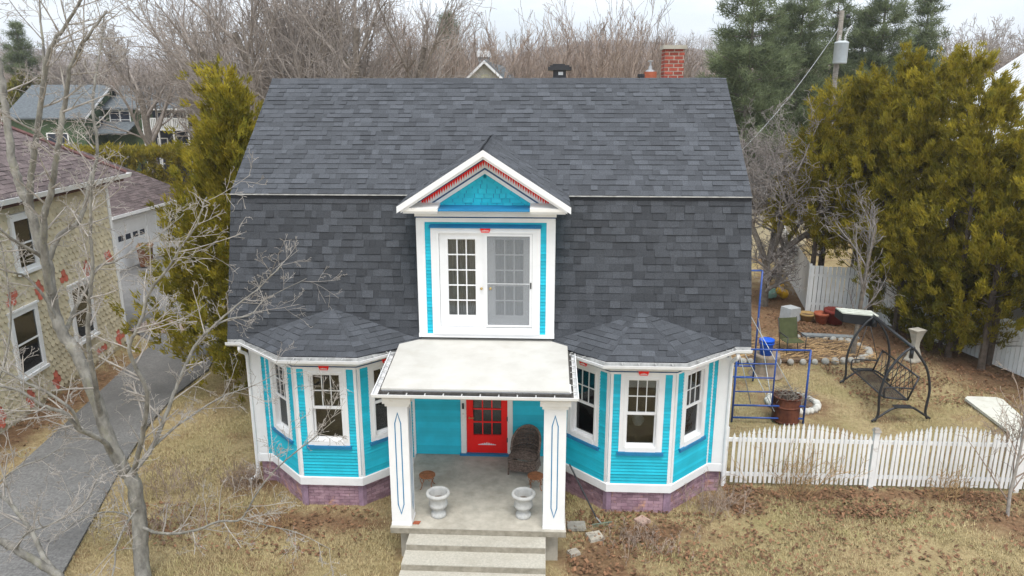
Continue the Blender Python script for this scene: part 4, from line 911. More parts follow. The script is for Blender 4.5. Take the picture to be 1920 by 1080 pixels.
lt = MB(); lt.prism([(-4.1,-3.55,3.9),(-1.2,-3.55,3.9),(-1.2,-5.6,3.0),(-4.1,-5.6,3.0)], (0,0,.1)).obj('porch_roof', GREYR, gh)
MB().prism([(4.1,-3.4,4.6),(7.2,-3.4,3.9),(7.2,1.5,3.9),(4.1,1.5,4.6)], (0,0,.12)).obj('side_porch_roof', GREYR, gh)
MB().box(4.15, 6.9, -3.0, 1.2, -2, 3.8).obj('side_wall', MAROON, gh)
gh2, _, _ = gable_house('green_cottage', (-41.0,51.5,1.6), 0, 6.4, 8.0, 5.0, 7.5, GREEN, GREYR, 'green shingled cottage with broad grey roof beside the balcony house')
FG4 = Frame((-3.2,-4.0,0),(1,0,0)); small_window(gh2, FG4, 3.0, 1.6, 1.9, 1.9, 0, 1); small_window(gh2, Frame((3.2,-4.0,0),(0,1,0)), 2.2, 3.2, 1.3, 1.6)
# white gable house straight behind
ap = atY(920, 113, 34); wh, _, _ = gable_house('white_house', (ap[0],38,0), radians(86), 9, 6.4, float(ap[2])-2.9, float(ap[2]), CREAM, GREYR, 'white sided house gable with octagonal vent behind the roof ridge')
FV = Frame((-4.5,0,0),(0,-1,0)); zc = float(ap[2])-1.25
MB().prism([FV(.42*cos(k*pi/4+pi/8), zc+.42*sin(k*pi/4+pi/8), .0) for k in range(8)], FV.N*.05).obj('gable_vent', M('yellowed_vinyl', (.60,.58,.42), .6), wh)
for k in range(6): MB().fbox(FV, -.30, .30, zc-.28+k*.1, zc-.24+k*.1, .05, .07).obj('louvre', CREAM, wh)
for k in range(14): MB().fbox(FV, -3.1, 3.1, float(ap[2])-3.0-k*.18-.17, float(ap[2])-3.0-k*.18, .0, .012).obj('siding_board', CREAM, wh)
q = atY(911, 125, 36); MB().box(-1.0, -.3, .35, 1.0, float(ap[2])-2, float(ap[2])+.35).obj('chimney', M('grey_chimney', (.42,.44,.45), .8), wh)
MB().box(-1.1, -.2, .25, 1.1, float(ap[2])+.35, float(ap[2])+.75).obj('chimney_cap', METALW, wh)
fh, _, _ = gable_house('grey_roofed_house', (-13.5,74,1), radians(4), 11, 8, 5.0, 9.2, CREAM, GREYR, 'far house with plain grey roof among bare trees')
# shed behind the bare apple tree
sd_, _, _ = gable_house('garden_shed', (12.6,26.3,0), radians(62), 5.6, 4.6, 2.5, 4.1, TAN, GREYR, 'beige garden shed with grey roof behind the bare tree', cat='shed')
tag(MB().box(-3.0, 3.0, -.6, .6, -.1, 1.2).obj('timber_pile', M('rusty_timber', (.34,.20,.10), .9, .3, 3, stretch=(1,1,6)), None, False, (16.5,38.0,3.4)), 'rust brown timber stack on the slope beyond the shed', 'timber')
bpy.data.objects.remove(bpy.data.objects['timber_pile'])
# white metal roofed building on the right
wbld = empty('metal_roofed_building', (22,16,0), radians(-4), 'white building with ribbed white metal roof behind the cedars', 'building')
MB().prism([(-5,-14,-.2),(5,-14,-.2),(5,-14,6.3),(0,-14,10.0),(-5,-14,6.3)], (0,18,0)).obj('wall', WHITE, wbld)
MROOF = M('white_metal_roof', (.62,.64,.66), .4, .04, 2, spec=.5)
mr = MB()
for s in (-1, 1): mr.prism([(s*5.5,-14.4,6.0),(0,-14.4,10.15),(0,-14.4,10.05),(s*5.5,-14.4,5.9)], (0,18.8,0))
mro = mr.obj('roof', MROOF, wbld)
for k in range(62):
    y = -14.3+k*.3; MB().prism([(-5.5,y,6.0),(0,y,10.15),(0,y,10.195),(-5.5,y,6.045)], (0,.05,0)).obj('roof_rib', MROOF, mro)

# ------------------------------------------------------------------ back yard things
def tube(name, pts, r, mat, parent, n=8, sm=6): return MB().tube(bezier(pts, sm) if sm > 1 else pts, r, n).obj(name, mat, parent, True)
sw = empty('garden_swing', (10.2,4.9,0), 0, 'black metal garden swing bench with curved arched frame on the lawn', 'swing')
ends = [((-.76,-1.40),(.63,-1.17)), ((-.54,1.21),(.80,1.42))]; apx = []
for a, b in ends:
    a, b = np.array(a), np.array(b); m_ = (a+b)/2; d = b-a
    apex = np.array([m_[0]+.03, m_[1], 1.95]); apx.append(apex)
    P = lambda k, z: np.array([*(m_+d*k), z])
    for s, f in ((-1, a), (1, b)):
        tube('arch', [np.array([*f, .02]), P(s*.45,.25), P(s*.47,.8), P(s*.36,1.35), P(s*.14,1.78), apex], .032, BLACK, sw)
    tube('foot_arc', [np.array([*(a-d*.06), .02]), P(-.40,.16), P(-.2,.33), P(0,.37), P(.2,.33), P(.40,.16), np.array([*(b+d*.06), .02])], .028, BLACK, sw)
    MB().box(m_[0]-.22, m_[0]+.22, m_[1]-.10, m_[1]+.10, .37, .39).obj('side_tray', BLACK, sw)
    tube('brace', [apex-(0,0,.05), apex-(0,0,.28)], .05, BLACK, sw, 8, 1)
tube('top_bar', [apx[0]-(apx[1]-apx[0])*.03, apx[1]+(apx[1]-apx[0])*.04], .042, BLACK, sw, 10, 1)
ax_, ay_ = apx[1][0], apx[1][1]
MB().hexa([(ax_-.85,ay_+.0,1.78),(ax_+.12,ay_+.05,1.62),(ax_+.10,ay_+.55,1.62),(ax_-.87,ay_+.55,1.78),(ax_-.85,ay_+.0,2.02),(ax_+.12,ay_+.05,1.92),(ax_+.10,ay_+.55,1.92),(ax_-.87,ay_+.55,2.02)]).obj('folded_awning', M('black_canvas', (.02,.02,.022), .9), sw)
for k in range(3): MB().hexa([(ax_-.88,ay_+.02+k*.18,2.025),(ax_+.14,ay_+.04+k*.18,1.935),(ax_+.14,ay_+.18+k*.18,1.935),(ax_-.88,ay_+.16+k*.18,2.025),(ax_-.88,ay_+.02+k*.18,2.06),(ax_+.14,ay_+.04+k*.18,1.97),(ax_+.14,ay_+.18+k*.18,1.97),(ax_-.88,ay_+.16+k*.18,2.06)]).obj('awning_slat', M('pale_canvas', (.50,.52,.46), .85) if k == 0 else bpy.data.materials['pale_canvas'], sw)
# bench
y0, y1 = -1.0, 1.05; xa, xb = -.42, .18; zs = .50
for pts in ([(xa,y0,zs),(xa,y1,zs)], [(xb,y0,zs-.06),(xb,y1,zs-.06)], [(xa,y0,zs),(xb,y0,zs-.06)], [(xa,y1,zs),(xb,y1,zs-.06)], [(xb,y0,zs-.06),(xb+.2,y0,zs+.55)], [(xb,y1,zs-.06),(xb+.2,y1,zs+.55)], [(xb+.2,y0,zs+.55),(xb+.2,y1,zs+.55)]): tube('bench_frame', pts, .024, BLACK, sw, 7, 1)
for k in range(11): x = xa+.03+k*.052; tube('seat_slat', [(x,y0,zs-.06*(x-xa)/.6+.005),(x,y1,zs-.06*(x-xa)/.6+.005)], .011, BLACK, sw, 5, 1)
for k in range(9):
    y = y0+.05+k*.22
    for s in (-1, 1):
        ya, yb_ = y, y+s*.42
        if y0 <= yb_ <= y1: tube('back_lattice', [(xb+.01,ya,zs-.03),(xb+.195,yb_,zs+.53)], .009, BLACK, sw, 5, 1)
for y in (y0, y1):
    tube('arm_rest', [(xa,y,zs),(xa-.0,y,zs+.22),(xa+.12,y,zs+.27),(xb+.1,y,zs+.25)], .020, BLACK, sw, 7)
    tube('hanger', [(xa+.1,y,zs+.26),(apx[0][0]-.05,y*1.1,1.72)], .010, BLACK, sw, 5, 1); tube('hanger', [(xb+.1,y,zs+.25),(apx[0][0]+.05,y*1.1,1.72)], .010, BLACK, sw, 5, 1)
# scaffold
scf = empty('scaffold', (6.7,3.4,0), 0, 'blue tubular scaffold frames standing beside the house end', 'scaffold')
def sc_frame(xa, xb, y, z0, z1, rungs, lad):
    for x in (xa, xb): tube('upright', [(x,y,z0),(x,y,z1)], .026, BLUEM, scf, 8, 1)
    for z in (z1, z0+.45, z0+.12): tube('cross_bar', [(xa,y,z),(xb,y,z)], .024, BLUEM, scf, 8, 1)
    tube('ladder_stile', [(lad,y,z0+.45),(lad,y,z1)], .020, BLUEM, scf, 8, 1)
    for k in range(rungs): z = z0+.45+(z1-z0-.45)*(k+1)/(rungs+1); tube('rung', [(xa,y,z),(lad,y,z)], .016, BLUEM, scf, 6, 1)
sc_frame(-.83, .93, -.05, .0, 1.92, 3, .12)
sc_frame(-.35, 1.0-.55, 2.75, .0, 3.25, 5, .0)
tube('upright', [(-.35,2.75,0),(-.35,2.75,3.25)], .028, BLACK, scf, 8, 1)
for p, q in (((-.35,2.75,2.9),(.93,-.05,.3)), ((-.83,-.05,1.7),(-.35,2.75,.4)), ((.45,2.75,1.9),(.12,-.05,.5)), ((-.75,-.05,1.75),(-.4,-.05,.5)), ((-.35,2.75,1.75),(.2,-.05,.3))): tube('diagonal_brace', [p, q], .011, GALV, scf, 5, 1)
# stump with blue bucket
tag(MB().lathe([(0,.62),(.36,.62),(.38,.58),(.36,.3),(.42,.08),(.50,-.02)], (0,0,0), 14).obj('tree_stump', M('stump_wood', (.25,.20,.155), .95, .25, 6, .5, 30, stretch=(1,1,.3)), None, False, (7.68,6.75,0)), 'weathered grey tree stump standing behind the scaffold', 'stump')
bk = empty('bucket', (7.62,6.7,.625), 0, 'bright blue plastic bucket standing on the stump', 'bucket'); MB().lathe([(0,0),(.17,0),(.20,.40),(.215,.41),(.215,.46),(.19,.47),(0,.47)], (0,0,0), 18).obj('body', M('blue_plastic', (.01,.10,.62), .35, .05), bk, True); MB().lathe([(.217,.34),(.222,.36),(.217,.38)], (0,0,0), 18).obj('band', bpy.data.materials['blue_plastic'], bk)
# barrel planter, ring of white stones
br = empty('rusty_barrel', (7.25,3.55,0), 0, 'rust brown metal barrel full of dead stems behind the picket fence', 'barrel')
MB().lathe([(0,0),(.33,0),(.345,.02),(.33,.05),(.33,.38),(.35,.41),(.33,.44),(.33,.62),(.35,.65),(.325,.66),(.315,.64),(.31,.54),(0,.52)], (0,0,0), 22).obj('drum', M('rust_drum', (.095,.03,.02), .85, .3, 4, .3, 40, c2=(.16,.055,.03)), br)
m = MB()
for k in range(60): a, r = R.uniform(0, 2*pi), R.uniform(0,.28); x, y = r*cos(a), r*sin(a); m.tube([(x,y,.52),(x+R.uniform(-.25,.25),y+R.uniform(-.25,.25),.55+R.uniform(.05,.25)),(x+R.uniform(-.4,.4),y+R.uniform(-.4,.4),.55+R.uniform(.0,.3))], .006, 3)
m.obj('dead_stems', BARKD, br)
def stone_ring(name, cx, cy, rx, ry, n, a0, a1, size, label, cat, mat, group=None):
    e = empty(name, (cx,cy,0), 0, label, cat, group)
    for k in range(n):
        a = a0+(a1-a0)*k/(n-1); sx = size*R.uniform(.85,1.15)
        m = MB(); m.lathe([(0,-.03),(sx*.5,-.03),(sx*.55,sx*.3),(sx*.42,sx*.55),(sx*.2,sx*.66),(0,sx*.68)], (0,0,0), 9); m.obj('edging_stone', mat, e, True, (rx*cos(a)+R.uniform(-.01,.01), ry*sin(a)+R.uniform(-.01,.01), 0))
    return e
PALE = M('whitewashed_stone', (.55,.54,.50), .9, .15, 7, .4, 40, rnd=.12); GREYS = M('grey_edging_stone', (.36,.35,.32), .9, .2, 7, .4, 40, rnd=.15)
rg = stone_ring('planting_ring', 7.75, 4.55, .62, .58, 24, 0, 2*pi*.96, .17, 'small round flower bed ringed by whitewashed stones', 'flower bed', PALE)
MB().lathe([(.56,.0),(.4,.08),(0,.12)], (0,0,0), 20).obj('soil', SOIL, rg)
m = MB()
for k in range(110): a, r = R.uniform(0, 2*pi), R.uniform(0,.5); x, y = r*cos(a), r*sin(a); m.tube([(x,y,.05),(x+R.uniform(-.15,.15),y+R.uniform(-.15,.15),.15),(x+R.uniform(-.35,.35),y+R.uniform(-.35,.35),R.uniform(.1,.3))], .006, 3)
m.obj('dead_stems', BARKD, rg)
bed = empty('garden_bed', (9.6,8.9,0), 0, 'long dug garden bed of straw edged with round grey stones', 'garden bed')
bp_ = [(-3.2,-1.25),(-1.5,-1.25),(0,-1.2),(1.1,-1.0),(1.75,-.5),(1.9,.05),(1.6,.75),(.7,1.15),(-.5,1.25)]; bq = bezier([(*p, 0) for p in bp_], 8)
acc = 0
for a, b in zip(bq[:-1], bq[1:]):
    acc += np.linalg.norm(b-a)
    if acc > .2: acc = 0; sx = .21*R.uniform(.85,1.15); MB().lathe([(0,-.03),(sx*.5,-.03),(sx*.55,sx*.3),(sx*.42,sx*.6),(sx*.2,sx*.75),(0,sx*.78)], (0,0,0), 8).obj('edging_stone', GREYS, bed, True, tuple(a))
MB().prism([(x*.95,y*.92,.0) for x, y, _ in bq[::3]]+[(-3.0,1.0,0)], (0,0,.07)).obj('soil', SOIL, bed)
m = MB()
for k in range(700): x, y = R.uniform(-2.9,1.7), R.uniform(-1.1,1.0); a = R.gauss(0,.7); l = R.uniform(.15,.5); m.tube([(x,y,.07+R.uniform(0,.06)),(x+l*cos(a),y+l*sin(a),.09+R.uniform(0,.08))], .007, 3, tone=R.random())
o = m.obj('straw', STRAW, bed); o['kind'] = 'stuff'
gc = empty('garden_chair', (8.95,8.55,.06), radians(12), 'olive green sling garden chair standing in the straw bed', 'chair')
OL = M('olive_sling', (.07,.08,.035), .85, .15)
MB().hexa([(-.30,.12,.42),(.30,.12,.42),(.30,.13,.42),(-.30,.13,.42),(-.30,.30,1.05),(.30,.30,1.05),(.30,.31,1.05),(-.30,.31,1.05)]).obj('backrest', OL, gc); MB().box(-.30, .30, -.32, .12, .40, .415).obj('seat', OL, gc)
for s in (-1, 1):
    tube('leg', [(s*.31,-.34,0),(s*.31,-.34,.6)], .014, BLACK, gc, 6, 1); tube('leg', [(s*.31,.05,0),(s*.31,.32,1.07)], .014, BLACK, gc, 6, 1); tube('arm_rest', [(s*.31,-.34,.6),(s*.31,.2,.62)], .018, BLACK, gc, 6, 1)
tag(MB().hexa([(-.9,-.14,0),(.9,-.14,0),(.9,.14,0),(-.9,.14,0),(-.9,-.14,.06),(.9,-.14,.06),(.9,.14,.06),(-.9,.14,.06)]).obj('grey_plank', M('painted_plank', (.20,.215,.22), .8, .15), None, False, (10.75,10.05,.10)), 'flat grey plank lying along the back of the straw bed', 'plank').rotation_euler = (0,0,-.12)
tag(MB().hexa([(-.26,-.26,-.01),(.26,-.26,-.01),(.26,.26,-.01),(-.26,.26,-.01),(-.24,-.24,.5),(.24,-.24,.5),(.24,.24,.5),(-.24,.24,.5)]).obj('grey_box', M('grey_block', (.40,.42,.43), .85, .1), None, False, (10.13,12.25,0)), 'pale grey cube shaped box on bare soil near the board fence', 'box').rotation_euler = (0,0,.5)
def pot(x, y, r, h, lb, mat=None):
    e = empty('flower_pot', (x,y,0), 0, lb, 'flower pot', 'pots under the cedars'); MB().lathe([(0,0),(r*.7,0),(r*.95,h*.75),(r*1.1,h*.76),(r*1.1,h),(r*.95,h),(r*.85,h*.7),(0,h*.65)], (0,0,0), 18).obj('body', mat or CLAY, e, True); MB().lathe([(r*.86,h*.72),(0,h*.74)], (0,0,0), 14).obj('soil', SOIL, e)
pot(10.72, 12.2, .28, .30, 'wide ochre clay bowl next to the terracotta pots', M('ochre_clay', (.33,.22,.09), .85)); pot(11.15, 11.95, .25, .40, 'orange terracotta pot with thick rim between bowl and red pot'); pot(11.62, 11.95, .36, .52, 'large dark red pot, tallest of the three by the fence', M('red_clay', (.20,.035,.025), .8)); pot(8.05, 10.6, .22, .34, 'small terracotta pot near the house corner behind the bed')
pd = empty('stone_pedestal', (12.55,8.05,0), .4, 'pale concrete pedestal with flared top standing before the cedars', 'pedestal')
V = []
for z, r in ((0,.30),(.05,.30),(.12,.25),(.45,.13),(.62,.13),(.9,.22),(1.02,.30)): V.append([(r*cos(k*pi/2+pi/4),r*sin(k*pi/2+pi/4)*.8,z) for k in range(4)])
m = MB(); m.add([p for r in V for p in r], [(i*4+j, i*4+(j+1) % 4, i*4+4+(j+1) % 4, i*4+4+j) for i in range(6) for j in range(4)]+[(3,2,1,0)]); m.obj('shaft', CONC, pd); MB().prism([(x,y*.8,1.0) for x, y in ((.2,.2),(-.2,.2),(-.2,-.2),(.2,-.2))], (0,0,.025)).obj('top_slab', CONC, pd)
tag(MB().prism([(12.42,4.95,.02),(12.55,5.08,.02),(13.30,5.05,.02),(13.38,4.9,.02),(12.95,2.2,.02),(12.1,2.3,.02),(12.36,2.95,.02)][::-1], (0,0,.07)).obj('white_board', M('dirty_white_board', (.62,.62,.56), .7, .05, 2, stain=(.45,.43,.35), stpos=(.5,.7), stscale=2)), 'large off white board lying flat on the back lawn', 'board')
ty_ = empty('toy_pile', (10.55,15.35,0), 0, 'yellow and mint plastic toys heaped beside the bare tree', 'toys')
YEL = M('yellow_plastic', (.75,.42,.01), .4); MINT = M('mint_plastic', (.30,.52,.44), .5)
for k, (x, y, z, r, mt) in enumerate(((-.35,0,.22,.3,MINT),(-.1,.15,.15,.22,MINT),(.1,-.05,.32,.14,YEL),(.32,.05,.18,.2,YEL),(.22,.2,.45,.15,YEL))):
    m = MB(); m.lathe([(0,-r*.8),(r*.7,-r*.8),(r,-r*.2),(r*.9,r*.4),(r*.5,r*.8),(0,r*.7)], (0,0,0), 9); o = m.obj('toy_piece', mt, ty_, False, (x,y,max(z, r*.8))); o.rotation_euler = (R.uniform(-.4,.4), R.uniform(-.4,.4), 0)
# utility pole
pp = atY(1579, 20, 24); up_ = empty('utility_pole', (pp[0],24,0), 0, 'grey wooden utility pole with transformer above the cedars', 'utility pole'); zt_ = float(pp[2])
MB().tube([(0,0,0),(0,0,zt_)], [.17,.11], 12).obj('pole', WOODG, up_)
zc = float(atY(1579, 100, 24)[2]); tf = MB().lathe([(0,-.5),(.30,-.5),(.32,-.45),(.32,.42),(.34,.44),(.30,.5),(.1,.55),(0,.55)], (-.0,-.38,zc), 18).obj('transformer', M('grey_transformer', (.46,.50,.52), .45, .05), up_, True)
for x in (-.12,.15): MB().lathe([(.03,.5),(.07,.56),(.03,.60),(.07,.66),(.03,.70),(.06,.76),(.0,.80)], (x,-.38,zc), 10).obj('insulator', URN, up_)
MB().tube([(.15,-.38,zc+.75),(.30,-.3,zc+1.1),(.45,-.2,zc+1.25)], .03, 6).obj('cutout_fuse', URN, up_)
MB().lathe([(0,-.1),(.1,-.08),(.12,.0),(.05,.1),(0,.1)], (.28,-.1,zt_-.25), 10).obj('bracket_light', BLACK, up_)
w0 = np.array([pp[0],24,zt_-.7]); w1 = np.array([9.2,21.0,4.5]); 
tag(MB().tube([w0*(1-t)+w1*t-np.array([0,0,.5*sin(pi*t)]) for t in np.linspace(0, 1, 14)], .014, 5).obj('service_cable', GALV), 'grey service cable running down from the utility pole', 'cable')

# ------------------------------------------------------------------ vegetation
def tubes_np(pts, rad, n):   # pts (K,m,3), rad (K,m)
    K, m, _ = pts.shape; T = np.empty_like(pts); T[:,1:-1] = pts[:,2:]-pts[:,:-2]; T[:,0] = pts[:,1]-pts[:,0]; T[:,-1] = pts[:,-1]-pts[:,-2]
    T /= np.maximum(np.linalg.norm(T, axis=2), 1e-9)[..., None]
    ax = pts[:,-1]-pts[:,0]; ref = np.where((np.abs(ax[:,2]) > .8*np.linalg.norm(ax, axis=1))[:,None], np.array([[1.,.3,0]]), np.array([[0,.0,1.]]))[:,None,:]
    X = np.cross(T, np.broadcast_to(ref, T.shape)); X /= np.maximum(np.linalg.norm(X, axis=2), 1e-9)[..., None]; Y = np.cross(T, X)
    if n == 2:
        V = np.stack([pts-X*rad[...,None], pts+X*rad[...,None]], 2); base = (np.arange(K)[:,None]*m+np.arange(m-1)[None,:])*2
        b = base.ravel(); return V.reshape(-1,3), np.stack([b, b+1, b+3, b+2], 1)
    a = np.arange(n)*2*pi/n; V = pts[:,:,None,:]+rad[:,:,None,None]*(np.cos(a)[:,None]*X[:,:,None,:]+np.sin(a)[:,None]*Y[:,:,None,:])
    base = ((np.arange(K)[:,None]*m+np.arange(m-1)[None,:])*n)[:,:,None]; j = np.arange(n); k = (j+1) % n
    F = np.stack([base+j, base+k, base+n+k, base+n+j], -1); return V.reshape(-1,3), F.reshape(-1,4)
def merge(lst):
    V, F, T = [], [], []; o = 0
    for v, f, t in lst: V.append(v); F.append(f+o); T.append(np.broadcast_to(np.asarray(t, float), (len(f),))); o += len(v)
    return np.concatenate(V), np.concatenate(F), np.concatenate(T)
def unit(a): return a/np.maximum(np.linalg.norm(a, axis=-1, keepdims=True), 1e-9)
def paths(rng, P, D, L, m, wander, trop):
    K = len(P); pts = np.empty((K, m, 3)); pts[:,0] = P; d = unit(D)
    for i in range(1, m):
        d = unit(d+wander*rng.standard_normal((K,3))+np.array([0,0,1.])*trop); pts[:,i] = pts[:,i-1]+d*(L/(m-1))[:,None]
    return pts
def children(rng, pts, rad, L, nch, ang, ratio, t0, rr, thin=.55):
    K, m, _ = pts.shape; P, D, LL, RR = [], [], [], []
    k = np.repeat(np.arange(K), nch); t = t0+(1-t0)*((np.tile(np.arange(nch), K)+rng.random(K*nch))/nch); t = np.minimum(t, .985)
    s = t*(m-1); i = np.minimum(s.astype(int), m-2); f = (s-i)[:,None]
    P = pts[k,i]*(1-f)+pts[k,i+1]*f; d = unit(pts[k,i+1]-pts[k,i]); r = rad[k,i]*(1-f[:,0])+rad[k,i+1]*f[:,0]
    q = unit(np.cross(d, rng.standard_normal(d.shape))); a = np.radians(ang)*(.7+.6*rng.random(len(k)))
    D = d*np.cos(a)[:,None]+q*np.sin(a)[:,None]; LL = L[k]*ratio*(1.15-.55*t)*(.6+.8*rng.random(len(k))); RR = np.minimum(r*thin, rr) if rr else r*thin
    return P, D, LL, RR
def grow(rng, P, D, L, r, spec, m=5, trop=.1):
    """spec: list of (children, angle, length ratio, first child at, wander, tropism) per level below; returns [(pts, rad)] by level"""
    out = []
    for lv in range(len(spec)+1):
        wa, tp = (spec[lv-1][4], spec[lv-1][5]) if lv else (.06, trop)
        pts = paths(rng, P, D, L, m, wa, tp); end = .55 if lv == 0 else .3
        rad = r[:,None]*(1-(1-end)*np.linspace(0, 1, m)[None,:]); out.append((pts, rad))
        if lv < len(spec): n, an, ra, t0, *_ = spec[lv]; P, D, L, r = children(rng, pts, rad, L, n, an, ra, t0, None)
    return out
def bare_mesh(seed, stems, spec, rmin, sides=(8,5,3,3,3), trop=.1):
    rng = np.random.default_rng(seed); P = np.array([s[0] for s in stems], float); D = np.array([s[1] for s in stems], float); L = np.array([s[2] for s in stems], float); r = np.array([s[3] for s in stems], float)
    lv = grow(rng, P, D, L, r, spec, trop=trop); res = []
    for k, (p, q) in enumerate(lv): v, f = tubes_np(p, np.maximum(q, rmin), sides[min(k, len(sides)-1)]); res.append((v, f, np.repeat(rng.random(len(p)), len(f)//len(p))))
    return res[0], merge(res[1:])
def bare_tree(name, seed, stems, spec, rmin, m0, m1, loc, label=None, group=None, sides=(8,5,3,3,3), trop=.1, rz=0):
    a, b = bare_mesh(seed, stems, spec, rmin, sides, trop); e = empty(name, loc, rz, label, 'tree', group)
    npmesh('trunk', *a, m0, e); npmesh('branches', *b, m1, e); return e
def recopy(src, loc, rz, sc, label, group=None):
    c = copy_tree(src); c.location = loc; c.rotation_euler = (0,0,rz); c.scale = (sc[0], sc[0], sc[1]); c['label'] = label
    if group: c['group'] = group
    return c
# --- foliage
def leaves(rng, C, N, per, size, width, spread, up, out):
    """tufts of narrow triangles: C clump centres, N outward normals"""
    K = len(C); k = np.repeat(np.arange(K), per); n = len(k)
    d = unit(N[k]*out+rng.standard_normal((n,3))*spread+np.array([0,0,up])); base = C[k]+rng.standard_normal((n,3))*size*.35
    L = size*(.6+.8*rng.random(n)); s = unit(np.cross(d, rng.standard_normal((n,3)))); w_ = width*(.6+.8*rng.random(n))
    V = np.stack([base-s*w_[:,None], base+s*w_[:,None], base+d*L[:,None]], 1).reshape(-1,3); F = np.arange(3*n).reshape(-1,3)
    return V, F, k
def lump(rng, a, z, ks):   # smooth noise on (angle, z)
    o = 0
    for A, f, g, p in ks: o = o+A*np.sin(f*a+g*z+p)
    return o
def cedar_mesh(seed, H, Rm, z0, n, per=26, size=.19, width=.035, tip=.6):
    rng = np.random.default_rng(seed); ks = [(.17, f, rng.uniform(-2,2), rng.uniform(0,6)) for f in (2,3,5)]+[(.10, 7, rng.uniform(-4,4), 1), (.12, 4, 5., 2.)]
    q = max(30, n//6); t = rng.random(q)**.85; a = rng.random(q)*2*pi; z = z0+(H-z0)*t      # plumes, each a feathery upright spray of clumps
    env = np.minimum(1, (1-t)**tip*1.35)*np.minimum(1, .5+t*3); r = Rm*env*(1+lump(rng, a, z, ks))*(1-.6*rng.random(q)**2)
    B = np.stack([r*np.cos(a), r*np.sin(a), z], 1); ax = unit(np.stack([np.cos(a)*.45, np.sin(a)*.45, np.ones(q)], 1)+.22*rng.standard_normal((q,3))); pl = rng.uniform(.45,1.15,q)*min(1., Rm*.55)
    k9 = np.repeat(np.arange(q), 7); u = np.tile(np.linspace(0, 1, 7), q)+rng.normal(0,.07,q*7); wd = .30*(1-u).clip(.12)*pl[k9]
    C = B[k9]+ax[k9]*(u*pl[k9])[:,None]+rng.standard_normal((q*7,3))*wd[:,None]*.75
    V, F, k = leaves(rng, C, ax[k9]+np.stack([np.cos(a), np.sin(a), 0*a], 1)[k9]*.5, per, size, width, .5, .5, .9)
    ct = np.clip(.5+.2*rng.standard_normal(q), 0, 1)[k9]; tone = np.clip(ct[k]+.12*rng.standard_normal(len(k)), 0, 1)
    return V, F, tone
def cedar(name, seed, loc, H, Rm, z0, n, label, mat=CEDAR, group=None, per=26, size=.19, width=.035, tip=.6, tr=.13):
    e = empty(name, loc, 0, label, 'tree', group); V, F, T = cedar_mesh(seed, H, Rm, z0, n, per, size, width, tip); npmesh('crown', V, F, T, mat, e)
    rng = np.random.default_rng(seed+5); MB().tube([(0,0,-.1),(rng.uniform(-.1,.1),rng.uniform(-.1,.1),H*.4),(0,0,H*.9)], [tr,tr*.8,.03], 9).obj('trunk', CBARK, e)
    n2 = 40; a = rng.random(n2)*2*pi; z = z0*.8+(H*.85-z0*.8)*rng.random(n2); P = np.stack([0*a,0*a,z], 1); D = np.stack([np.cos(a),np.sin(a),.4+0*a], 1)
    p = paths(rng, P, D, Rm*(.75*(1-z/H)+.25), 5, .1, .08); v, f = tubes_np(p, np.linspace(.022,.005,5)[None,:].repeat(n2, 0), 3); npmesh('limbs', v, f, np.full(len(f),.5), CBARK, e); return e
def pine(name, seed, loc, H, Rm, z0, label, group=None, mat=PINE, whorls=17, per=34, size=.42):
    rng = np.random.default_rng(seed); e = empty(name, loc, rng.uniform(0,6), label, 'tree', group); C, Nn, BP = [], [], []
    for w_ in range(whorls):
        z = z0+(H-z0)*w_/(whorls-.5); rad = 1.12*Rm*(1-w_/whorls)**.7*rng.uniform(.55,1.2)+.25; nb_ = rng.integers(4,8)
        for b in range(nb_):
            a = 2*pi*(b+rng.random()*.7)/nb_; L = rad*rng.uniform(.6,1.12); el = rng.uniform(-.05,.35)
            d = np.array([cos(a),sin(a),el]); BP.append([np.array([0,0,z]), np.array([0,0,z])+d*L*.5, np.array([0,0,z+.12*L])+d*L])
            k = max(4, int(L*6.5)); t = .28+.72*rng.random(k); off = rng.standard_normal((k,3))*np.array([.30,.30,.16])*(.35+.25*L)
            C.append(np.array([0,0,z])+d*L*t[:,None]+np.array([0,0,.12*L])*t[:,None]**2+off); Nn.append(np.tile(d, (k,1)))
    C = np.concatenate(C); Nn = np.concatenate(Nn); V, F, k = leaves(rng, C, Nn, per, size, .020, .75, .45, .7)
    ct = np.clip(.5+.25*rng.standard_normal(len(C)), 0, 1); npmesh('crown', V, F, ct[k], mat, e)
    v, f = tubes_np(np.array(BP), np.array([[.05,.035,.015]]).repeat(len(BP), 0), 3); npmesh('limbs', v, f, np.full(len(f),.5), BARKD, e)
    MB().tube([(0,0,-.2),(0,0,H*.5),(0,0,H)], [.22,.15,.03], 9).obj('trunk', BARKD, e); return e

